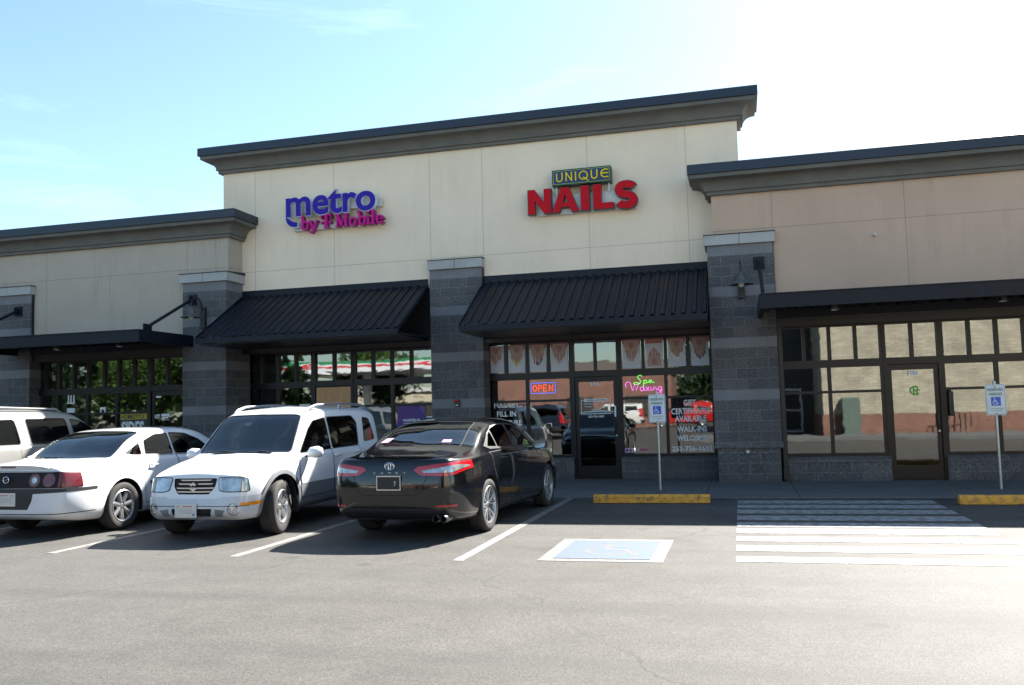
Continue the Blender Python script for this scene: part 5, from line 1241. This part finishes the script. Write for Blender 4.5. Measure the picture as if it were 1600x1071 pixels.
    for z,hw in ((0.752,0.30),(0.706,0.30),(0.655,0.285),(0.612,0.25)):
        n=10; gm=MB()
        for k in range(n):
            a=-hw+2*hw*k/n; b=a+2*hw/n; f=lambda x:4.118-0.045*(x/0.35)**2+ (0.752-z)*0.35
            gm.add([(a,f(a),z-0.008),(b,f(b),z-0.008),(b,f(b),z+0.008),(a,f(a),z+0.008),(a,f(a)-0.03,z-0.008),(b,f(b)-0.03,z-0.008),(b,f(b)-0.03,z+0.008),(a,f(a)-0.03,z+0.008)],[(0,1,2,3),(3,2,6,7),(4,5,1,0)])
        child_mb(gm,'grille_bar',CHR,R)
    # badge: stylised S
    bd=MB(); bd.prism([(x*1.0,z-0.118) for x,z in [(0.0,0.845),(0.055,0.815),(0.03,0.80),(0.0,0.815),(-0.022,0.803),(0.05,0.762),(0.0,0.735),(-0.055,0.765),(-0.03,0.78),(0.0,0.765),(0.022,0.777),(-0.05,0.818)]],4.150,4.168,'y'); child_mb(bd,'badge',CHR,R)
    plate(R,0.07,4.225,0.385,1,M_plain('plate_frame_white',(0.6,0.6,0.6),0.4),PLT)
    wp=MB()
    for x0,x1 in ((-0.50,-0.06),(0.08,0.55)):
        wp.bar((x0,3.14-0.12*abs(x0),1.035),(x1,3.09,1.055),0.016,0.012); wp.bar((x0,3.10,1.04),((x0+x1)/2,3.08,1.065),0.010,0.02)
    child_mb(wp,'wiper',RUB,R)
    child_mb(MB().prism([(-0.10,1.40),(0.10,1.40),(0.09,1.455),(-0.09,1.455)],2.44,2.46,'y'),'rear_view_mirror',RUB,R)
    child_mb(MB().add([(0.20,2.66,1.40),(0.10,2.66,1.40),(0.10,2.63,1.44),(0.20,2.625,1.44)],[(0,1,2,3)]),'window_sticker',K['wht2'],R)
    c.root.scale=(0.955,1,1)
    c.done(); return c
build_suv()
# ------------------------------------------------------------ white saloon with round tail lamps
def build_saloon():
    T=[]
    def st(y,b,r,m,s,g,ra,i,c): T.append((y,[(0,b[1]),b,r,m,s,g,ra,i,c]))
    st(0.14,(0.66,0.26),(0.80,0.34),(0.85,0.60),(0.80,0.875),(0.73,0.925),(0.63,0.942),(0.42,0.953),(0,0.958))
    st(0.50,(0.74,0.21),(0.885,0.32),(0.92,0.62),(0.865,0.895),(0.79,0.94),(0.67,0.958),(0.44,0.968),(0,0.972))
    st(0.98,(0.76,0.19),(0.895,0.30),(0.925,0.62),(0.88,0.92),(0.83,0.965),(0.73,0.995),(0.50,1.005,-0.05),(0,1.01,-0.10))
    st(1.50,(0.76,0.19),(0.89,0.30),(0.922,0.62),(0.89,0.935),(0.85,0.985),(0.70,1.23),(0.52,1.275,-0.03),(0,1.295,-0.06))
    st(1.98,(0.76,0.19),(0.885,0.30),(0.918,0.62),(0.89,0.93),(0.855,0.97),(0.665,1.345),(0.50,1.385),(0,1.405))
    st(2.55,(0.76,0.19),(0.885,0.30),(0.918,0.62),(0.888,0.925),(0.855,0.962),(0.665,1.365),(0.50,1.405),(0,1.42))
    st(3.05,(0.76,0.19),(0.885,0.30),(0.915,0.62),(0.885,0.915),(0.85,0.95),(0.67,1.32),(0.48,1.365,0.04),(0,1.385,0.08))
    st(3.60,(0.76,0.19),(0.89,0.30),(0.915,0.62),(0.88,0.90),(0.84,0.93),(0.68,1.11),(0.45,1.145,0.07),(0,1.155,0.14))
    st(4.00,(0.75,0.19),(0.895,0.30),(0.915,0.62),(0.87,0.87),(0.82,0.905),(0.70,0.945),(0.45,0.965,0.08),(0,0.975,0.13))
    st(4.50,(0.70,0.20),(0.87,0.32),(0.89,0.58),(0.83,0.77),(0.77,0.81),(0.66,0.84),(0.42,0.86,0.02),(0,0.868,0.03))
    st(4.86,(0.60,0.22),(0.80,0.32),(0.82,0.50),(0.76,0.66),(0.69,0.70),(0.58,0.725),(0.38,0.74,0.02),(0,0.748,0.03))
    rear=[0.14,0.12,0.0,0.0,0.05,0.055,0.06,0.065,0.07]; front=[4.92,4.94,5.06,5.08,5.02,4.99,4.97,4.96,4.95]
    W_=paint('white_sedan_paint',(0.70,0.71,0.74),0.0,0.3,0.9,0.25,(0.33,0.30,0.27))
    c=Car('parked_car',(-9.36,9.50,0),-0.02,'white sedan with round red tail lamps in a dark panel, second from the left','car',T,rear,front,W_)
    FY,RY=3.94,1.13
    for y in (RY,FY): c.hole('x',circ(y,0.335,0.385),lambda q:abs(q.x)>0.5 and q.z<0.80)
    okr=lambda q:q.y<0.42
    c.reg('bumper_gap','y',[(-1,0.668),(1,0.668),(1,0.660),(-1,0.660)],GAP,0.0,lambda q:q.y<0.30)
    c.reg('bumper_strip','y',[(-1,0.662),(-0.40,0.662),(-0.36,0.60),(-1,0.625)],DRK,0.004,lambda q:q.y<0.60); c.reg('bumper_strip','y',[(1,0.662),(0.40,0.662),(0.36,0.60),(1,0.625)],DRK,0.004,lambda q:q.y<0.60)
    c.reg('plate_recess','y',[(-0.44,0.662),(0.44,0.662),(0.40,0.50),(0.34,0.40),(-0.34,0.40),(-0.40,0.50)],DRK,0.003,okr)
    c.reg('bumper_step','y',[(-1,0.345),(1,0.345),(1,0.335),(-1,0.335)],GAP,0.001,lambda q:q.y<0.6)
    pan=rnd([(-0.95,0.672),(0.95,0.672),(0.95,0.835),(0.78,0.880),(-0.78,0.880),(-0.95,0.835)],0.03,2)
    c.reg('tail_panel','y',pan,M_plain('tail_panel_dark',(0.010,0.003,0.004),0.45,coat=0.0,spec=0.25),0.004,lambda q:q.y<0.36)
    for s_ in (1,-1):
        q4=[(s_*0.765,0.68),(s_*0.95,0.68),(s_*0.95,0.84),(s_*0.765,0.875)]
        c.reg('side_lamp','y',q4 if s_>0 else q4[::-1],REDM,0.006,lambda q:q.y<0.36)
        for cx,rr in ((0.43,0.085),(0.645,0.086)):
            cc=lambda r_:[(s_*cx+r_*math.cos(k*math.pi/12),0.775+r_*math.sin(k*math.pi/12)) for k in range(24)]
            c.reg('tail_lamp','y',cc(rr),REDM,0.008,okr)
            if cx==0.43: c.reg('lamp_ring','y',cc(rr*0.66),REDD,0.009,okr); c.reg('lamp_lens','y',cc(rr*0.45),CLR,0.010,okr)
    tl=[(-0.74,0.888),(0.74,0.888),(0.74,0.893),(-0.74,0.893)]
    c.reg('gap','y',tl,GAP,0.0,okr)
    ok=lambda q: abs(q.x)>0.70 and q.z<1.2
    d2=[(1.60,0.33),(2.32,0.33),(2.34,0.99),(1.52,1.0),(1.48,0.80),(1.55,0.60)]; d1=[(2.33,0.33),(3.38,0.33),(3.42,0.65),(3.40,0.95),(2.35,0.99)]
    for d in (d2,d1): c.reg('gap','x',grow(d,0.005),GAP,0.0,ok); c.reg('door','x',grow(d,-0.004),W_,0.0,ok,split=True)
    c.reg('side_molding','x',[(1.66,0.60),(3.34,0.60),(3.34,0.64),(1.66,0.64)],DRK,0.012,ok)
    okg=lambda q: abs(q.x)>0.5
    tr=(DRK,0.010,'window_trim')
    c.reg('window','x',rnd([(1.66,1.025),(2.28,1.01),(2.28,1.315),(2.0,1.305),(1.72,1.22)],0.03,3),CG,-0.003,okg,split=True,trim=tr)
    c.reg('window','x',rnd([(1.26,1.05),(1.42,1.025),(1.58,1.02),(1.60,1.19)],0.03,3),CG,-0.003,okg,split=True,trim=tr)
    c.reg('window','x',rnd([(2.34,1.01),(3.36,0.985),(3.02,1.195),(2.72,1.295),(2.34,1.318)],0.03,3),CG,-0.003,okg,split=True,trim=tr)
    c.reg('rear_window','z',rnd([(-0.72,1.03),(-0.3,0.915),(0,0.90),(0.3,0.915),(0.72,1.03),(0.60,1.77),(0,1.73),(-0.60,1.77)],0.05,3),CG,-0.003,lambda q:q.z>0.93 and q.y<2.1,trim=(DRK,0.012,'window_trim'))
    c.reg('windshield','z',rnd([(-0.69,3.92),(-0.35,4.06),(0,4.09),(0.35,4.06),(0.69,3.92),(0.52,3.02),(0,3.06),(-0.52,3.02)],0.05,3),CG,-0.003,lambda q:q.z>0.9 and q.y>2.6,trim=(DRK,0.012,'window_trim'))
    c.finish(CAB,0.95); R=c.root
    arch_liner(R,RY,0.385,0.92); arch_liner(R,FY,0.385,0.915)
    for y in (RY,FY):
        for x in (0.91,-0.91): wheel(R,x,y,0.335,0.215,'impala')
    seats(R,[(1.65,False),(2.60,True)],0.72,0.46,1.02); cabin(R,1.0,3.9,0.86,0.34,3.5,0.96,(1.0,1.45,0.97))
    mirrors(R,3.12,0.87,0.94,W_,0.9,1)
    for sg in (1,-1):
        for y,z in ((1.66,0.865),(2.50,0.855)):
            child_mb(MB().tube([(sg*0.90,y,z),(sg*0.94,y+0.03,z+0.004),(sg*0.942,y+0.15,z+0.002),(sg*0.90,y+0.19,z)],0.013,8),'door_handle',W_,R,smooth=True)
    # spoiler with its stop lamp
    sp=MB(); vs=[];fs=[]; n=16
    for k in range(n+1):
        x=-0.66+1.32*k/n; e=1-abs(x/0.66)**4; vs+= [(x,0.055,0.915),(x,0.03,0.93+0.04*e),(x,0.06,0.94+0.043*e),(x,0.30,0.952+0.025*e)]
    for k in range(n):
        a=4*k; fs+=[(a,a+4,a+5,a+1),(a+1,a+5,a+6,a+2),(a+2,a+6,a+7,a+3)]
    sp.add(vs,fs); child_mb(sp,'spoiler',W_,R,smooth=True)
    child_mb(MB().box(-0.115,0.115,0.018,0.04,0.940,0.958),'stop_lamp',REDD,R,bevel=0.005)
    em_=MB(); em_.tube([(0.045*math.cos(a),-0.002,0.785+0.042*math.sin(a)) for a in [2*math.pi*k/20 for k in range(21)]],0.007,6,caps=False); em_.prism([(-0.05,0.765),(0.03,0.80),(0.05,0.805),(-0.03,0.77)],-0.006,0.004,'y'); child_mb(em_,'badge',CHR,R,smooth=True)
    plate(R,0,-0.008,0.53,-1,CHR,PLT)
    c.done(); return c
build_saloon()
# ------------------------------------------------------------ tan full size SUV at the left edge (and dark one behind the viewer)
def build_wagon(name,loc,rz,label,W_,rail=True,glass=None):
    T=[]
    def st(y,b,r,m,s,g,ra,i,c): T.append((y,[(0,b[1]),b,r,m,s,g,ra,i,c]))
    st(0.07,(0.74,0.42),(0.86,0.50),(0.90,0.80),(0.885,1.12),(0.865,1.16),(0.73,1.60),(0.55,1.70),(0,1.735))
    st(0.50,(0.80,0.34),(0.92,0.44),(0.94,0.80),(0.915,1.12),(0.895,1.16),(0.735,1.635),(0.55,1.73),(0,1.765))
    st(1.60,(0.80,0.32),(0.92,0.42),(0.945,0.80),(0.925,1.12),(0.905,1.16),(0.735,1.645),(0.55,1.74),(0,1.775))
    st(2.65,(0.80,0.32),(0.92,0.42),(0.945,0.80),(0.925,1.11),(0.90,1.15),(0.73,1.60),(0.52,1.69),(0,1.72))
    st(3.02,(0.80,0.32),(0.92,0.42),(0.945,0.80),(0.92,1.10),(0.89,1.14),(0.76,1.42),(0.52,1.48,0.03),(0,1.50,0.06))
    st(3.45,(0.80,0.32),(0.92,0.42),(0.945,0.80),(0.915,1.08),(0.87,1.12),(0.80,1.17),(0.52,1.20,0.05),(0,1.215,0.10))
    st(3.85,(0.79,0.33),(0.91,0.44),(0.93,0.78),(0.90,1.04),(0.83,1.09),(0.70,1.12),(0.44,1.145),(0,1.155,0.03))
    st(4.45,(0.72,0.36),(0.87,0.46),(0.89,0.72),(0.85,0.96),(0.78,1.00),(0.64,1.03),(0.40,1.05),(0,1.06,0.01))
    rear=[0.10,0.08,0.0,0.02,0.03,0.035,0.06,0.10,0.12]; front=[4.50,4.54,4.68,4.66,4.58,4.56,4.54,4.53,4.52]
    c=Car(name,loc,rz,label,'SUV',T,rear,front,W_)
    FY,RY=3.75,0.98
    for y in (RY,FY): c.hole('x',circ(y,0.37,0.43),lambda q:abs(q.x)>0.45 and q.z<0.9)
    ok=lambda q: abs(q.x)>0.66 and q.z<1.25
    d2=[(1.42,0.45),(2.46,0.45),(2.48,1.13),(1.30,1.14),(1.36,0.80)]; d1=[(2.48,0.45),(3.30,0.45),(3.36,0.8),(3.36,1.1),(2.50,1.13)]
    for d in (d2,d1): c.reg('gap','x',grow(d,0.005),GAP,0.0,ok); c.reg('door','x',grow(d,-0.004),W_,0.0,ok,split=True)
    okg=lambda q: abs(q.x)>0.5; tr=(DRK,0.010,'window_trim'); g_=glass or CGD
    c.reg('window','x',rnd([(0.35,1.20),(1.34,1.19),(1.30,1.585),(0.45,1.57)],0.05,3),g_,-0.003,okg,split=True,trim=tr)
    c.reg('window','x',rnd([(1.56,1.19),(2.42,1.18),(2.38,1.58),(1.52,1.59)],0.04,3),g_,-0.003,okg,split=True,trim=tr)
    c.reg('window','x',rnd([(2.53,1.18),(3.38,1.165),(2.95,1.45),(2.72,1.54),(2.50,1.575)],0.04,3),CG,-0.003,okg,split=True,trim=tr)
    c.reg('windshield','z',rnd([(-0.78,3.44),(-0.4,3.56),(0,3.585),(0.4,3.56),(0.78,3.44),(0.62,2.73),(0,2.78),(-0.62,2.73)],0.05,3),CG,-0.003,lambda q:q.z>0.98 and q.y>2.4,trim=tr)
    c.reg('rear_window','y',rnd([(-0.66,1.20),(0.66,1.20),(0.60,1.58),(-0.60,1.58)],0.05,3),CGD,-0.003,lambda q:q.y<0.3,trim=tr)
    for s_ in (1,-1):
        q4=[(s_*0.80,0.80),(s_*0.97,0.80),(s_*0.97,1.30),(s_*0.76,1.40),(s_*0.76,1.1)]; c.reg('tail_lamp','y',q4 if s_>0 else q4[::-1],REDL,0.006,lambda q:q.y<0.30)
        q4=[(s_*0.50,0.86),(s_*0.92,0.86),(s_*0.92,0.98),(s_*0.52,0.99)]; c.reg('head_lamp','y',q4 if s_>0 else q4[::-1],CLR,0.006,lambda q:q.y>4.2)
    c.reg('grille','y',rnd([(-0.42,0.98),(0.42,0.98),(0.40,0.74),(-0.40,0.74)],0.03,2),DRK,0.004,lambda q:q.y>4.2)
    c.reg('bumper','y',[(-1,0.40),(1,0.40),(1,0.62),(-1,0.62)],DRK,0.008,lambda q:q.y>4.2 or q.y<0.2)
    c.finish(CAB,1.0); R=c.root
    global rz_
    rz_=0.37; arch_liner(R,RY,0.43,0.935); arch_liner(R,FY,0.43,0.93); rz_=0.335
    for y in (RY,FY):
        for x in (0.93,-0.93): wheel(R,x,y,0.37,0.25,'van')
    seats(R,[(1.2,False),(2.2,True)],0.75,0.68,1.26); cabin(R,0.4,3.3,0.9,0.55,3.15,1.20)
    mirrors(R,3.00,0.90,1.12,W_,1.1,1)
    if rail:
        for sg in (1,-1): child_mb(MB().tube([(sg*0.66,2.4,1.69),(sg*0.66,2.3,1.745),(sg*0.66,0.6,1.79),(sg*0.66,0.45,1.73)],0.017,8),'roof_rail',W_,R,smooth=True)
    for sg in (1,-1):
        for y,z in ((1.62,1.03),(2.60,1.02)): child_mb(MB().tube([(sg*0.93,y,z),(sg*0.965,y+0.03,z),(sg*0.965,y+0.15,z),(sg*0.93,y+0.18,z)],0.014,8),'door_handle',W_,R,smooth=True)
    plate(R,0,-0.012,0.70,-1,CHR,PLT)
    c.done(); return c
TANP=paint('tan_metallic_paint',(0.34,0.33,0.315),0.35,0.3,0.9,0.2)
wg=build_wagon('parked_suv',(-11.83,10.04,0),0.0,'silver beige full size SUV parked at the far left edge, half in shade',TANP).root
def recolour(o,m):
    for sl in o.material_slots:
        if sl.material==TANP: sl.link='OBJECT'; sl.material=m
    for ch in o.children: recolour(ch,m)
for loc,rz,lb,m in (((-9.5,-5.5,0),math.pi,'dark blue SUV across the lot, seen only in the salon window glass',paint('dark_blue_paint',(0.012,0.018,0.035),0.1,0.25,1.0,0.1)),
    ((-1.7,-26.0,0),1.45,'bright red SUV across the lot, reflected beside the gift certificates lettering',paint('red_paint',(0.42,0.012,0.012),0.0,0.25,1.0,0.1)),
    ((-6.6,-25.0,0),1.5,'pale SUV across the lot, reflected in the salon window',paint('pale_paint',(0.62,0.62,0.60),0.0,0.25,1.0,0.1))):
    c=copy_tree(wg); c.location=loc; c.rotation_euler=(0,0,rz); c['label']=lb; recolour(c,m)
# ================================================================== what stands behind the camera and shows in the glass
def leafmat(nm,c):
    n=NT(nm); p=n.pos(); n.l(n.ramp(n.noise(p,1.2,4),[(0.3,tuple(a*0.6 for a in c)),(0.7,tuple(a*1.5 for a in c))]),n.b.inputs['Base Color']); n.set(Roughness=0.6); n.b.inputs['Specular IOR Level'].default_value=0.2; return n.m
LM=[leafmat('leaves_mid',(0.030,0.062,0.012)),leafmat('leaves_dark',(0.011,0.026,0.008))]; BK=M_plain('bark',(0.09,0.07,0.05),0.9)
def tree(x,y,h,rad,kind,label,seed):
    r=random.Random(seed); t=empty('tree' if kind==0 else 'conifer_tree',(x,y,0),label=label,cat='tree',group='trees across the lot')
    tr=MB().tube([(0,0,0),(0.1,0,h*0.35),(0,0.1,h*0.8)],[0.03*h,0.022*h,0.006*h],8)
    for i in range(7):
        a=r.uniform(0,6.28); z=h*r.uniform(0.3,0.6); tr.tube([(0,0,z),(math.cos(a)*rad*0.6,math.sin(a)*rad*0.6,z+h*0.2)],[0.01*h,0.003*h],6)
    o=tr.build('trunk',BK,smooth=True); o.parent=t
    cr=MB(); cl=[]
    for i in range(70):
        if kind==0:
            while True:
                v=Vector((r.uniform(-1,1),r.uniform(-1,1),r.uniform(-1,1)))
                if 0.25<v.length<1: break
            cl.append((Vector((v.x*rad,v.y*rad,h*0.62+v.z*h*0.36)),rad*r.uniform(0.2,0.36)))
        else:
            z=r.uniform(0.08,1.0); q=rad*(1-z)*r.uniform(0.4,1); a=r.uniform(0,6.28); cl.append((Vector((math.cos(a)*q,math.sin(a)*q,h*z)),rad*(0.16+0.25*(1-z))))
    for c,s in cl:
        for j in range(120):
            v=Vector((r.gauss(0,1),r.gauss(0,1),r.gauss(0,0.7))).normalized()*s*r.uniform(0.5,1.05)+c
            u=Vector((r.gauss(0,1),r.gauss(0,1),r.gauss(0,1))).normalized(); w_=u.cross(Vector((r.gauss(0,1),r.gauss(0,1),r.gauss(0,1)))).normalized(); q=r.uniform(0.12,0.26)
            cr.add([v-u*q,v+w_*q*0.6,v+u*q,v-w_*q*0.6],[(0,1,2,3)])
    o=cr.build('crown',LM[kind],recalc=False); o.parent=t
i=0
for x,y,h,rad,kind,lb in ((-62,-24,9,4.6,0,'broad green tree left of the fuel canopy seen in the phone shop glass'),(-50,-30,8.5,4.2,0,'broad green tree beside the fuel canopy seen in the phone shop glass'),
    (-57,-10,12,5.5,1,'tall dark conifer seen in the far left windows'),(-48,-6,13,5.0,1,'second tall dark conifer seen in the far left windows'),(-66,-12,12,5.5,0,'big green tree furthest left in the window reflections'),(-40,-5,11,4.6,1,'dark conifer nearest the fuel canopy in the far left windows'),
    (-3.0,-38,11,3.2,1,'dark conifer behind the red brick hall seen in the salon glass'),(-36,-46,9,4.0,0,'green tree behind the fuel canopy'),(-74,-5,12,6,0,'large leafy tree at the far end of the lot behind the viewer')):
    tree(x,y,h,rad,kind,lb,40+i); i+=1
A['tanbrick']=m_brick('tan_brick',(0.34,0.305,0.235),(0.44,0.40,0.315),(0.20,0.165,0.11),0.40,0.12); A['redbrick']=m_brick('red_brick',(0.16,0.06,0.042),(0.22,0.085,0.058),(0.28,0.23,0.19))
b=empty('brick_building',(12,-8,0),label='tan brick building with red brick base across the lot seen in the tan unit windows',cat='building')
def bp(o): return absp(o,b)
bp(MB().box(3.5,34,-16,-4.6,0.95,7.2).build('wall',A['tanbrick'])); bp(MB().box(3.45,34.05,-16.05,-4.55,0,0.95).build('wainscot',A['redbrick']))
bp(MB().box(0.2,3.45,-18,-9.5,0,6.8).build('rear_wing',M_plain('shade_toned_wall',(0.05,0.055,0.055),0.8)))  # dark wall colour carries the shade on this side of the wing
bp(MB().box(3.3,34.2,-16.2,-4.4,7.2,7.5).build('coping',A['navy2']))
k=bp(MB().box(2.0,2.95,-9.5,-9.44,0.1,2.2,K['wht2']).box(2.1,2.85,-9.44,-9.42,1.2,2.1,A['dark']).box(2.1,2.85,-9.44,-9.42,0.2,1.1,A['dark']).build('door',None))
o=MB().box(4.2,4.95,-4.5,-3.95,0,1.75).build('utility_cabinet',M_plain('cabinet_green',(0.10,0.14,0.115),0.5),bevel=0.03); tag(o,'grey green utility cabinet against the tan brick building','cabinet')
struct('sidewalk_across',MB().box(-2,34,-4.5,-0.6,0,0.12),A['walk'])
rk=MB()
for i in range(6): rk.tube([(7.9+i*0.22,-4.0,0.12),(7.9+i*0.22,-4.0,0.95),(8.0+i*0.22,-4.0,1.0),(8.1+i*0.22,-4.0,0.95),(8.1+i*0.22,-4.0,0.3)],0.02,6)
tag(rk.build('bicycle_rack',A['black']),'black wave bicycle rack on the sidewalk by the tan brick wall','bicycle rack')
o=MB().box(13.4,14.5,-4.55,-4.35,3.2,4.4).build('wall_cabinet',A['navy'],bevel=0.02); tag(o,'dark box hanging high on the tan brick wall','box')
b=empty('brick_hall',(-12,-32,0),label='low red brick hall far across the lot seen in the salon windows',cat='building')
bp(MB().box(-23,-5.0,-36,-30,0,4.3).build('wall',A['redbrick'])); bp(MB().prism([(-30-0.2,4.3),(-33,5.3),(-36.2,4.3)],-23.2,-4.8,'x').build('roof',M_plain('roof_brown',(0.10,0.08,0.07),0.8)))
bp(MB().box(-20,-18,-30,-29.9,0.9,2.4).box(-13,-11,-30,-29.9,0.9,2.4).box(-8.5,-6.8,-30,-29.9,0.9,2.4).build('window',A['dark']))
b=empty('fuel_canopy',(-33,-40,0),label='white fuel station canopy with green and red stripes seen in the phone shop glass',cat='canopy')
m=MB().box(-47,-24,-46,-35,5.35,6.35,K['wht2']); m.box(-47.02,-23.98,-46.02,-34.98,6.12,6.34,col('stripe_green',(0.01,0.22,0.08),0.4)); m.box(-47.02,-23.98,-46.02,-34.98,5.80,5.95,K['red'])
bp(m.build('fascia',None)); bp(MB().box(-43,-42.4,-41,-40.4,0,5.35).box(-35,-34.4,-41,-40.4,0,5.35).box(-28,-27.4,-41,-40.4,0,5.35).build('column',K['wht2']))
b=empty('store_building',(-33,-58,0),label='pale low store building behind the fuel canopy',cat='building')
bp(MB().box(-46,-24,-64,-54,0,3.8).build('wall',M_plain('pale_render',(0.55,0.50,0.38),0.8))); bp(MB().box(-46.3,-23.7,-64.3,-53.7,3.8,4.3).build('fascia',K['race'])); bp(MB().box(-40,-30,-54,-53.9,0.3,2.8).build('window',A['dark']))

wd=MB(); r=random.Random(77)
for i in range(9000):
    x=r.uniform(-110,-38); y=-30-r.random()*8; z=r.random()**0.8*(9.5+2.5*math.sin(x*0.21)+1.5*math.sin(x*0.7)); u=Vector((r.gauss(0,1),r.gauss(0,1),r.gauss(0,1))).normalized(); w_=u.orthogonal().normalized(); q=r.uniform(0.35,0.8); v=Vector((x,y,z))
    wd.add([v-u*q,v+w_*q*0.6,v+u*q,v-w_*q*0.6],[(0,1,2,3)])
o=wd.build('woodland',LM[1],recalc=False); tag(o,'dark green belt of woodland far across the lot seen in the left windows','woodland',kind='stuff')
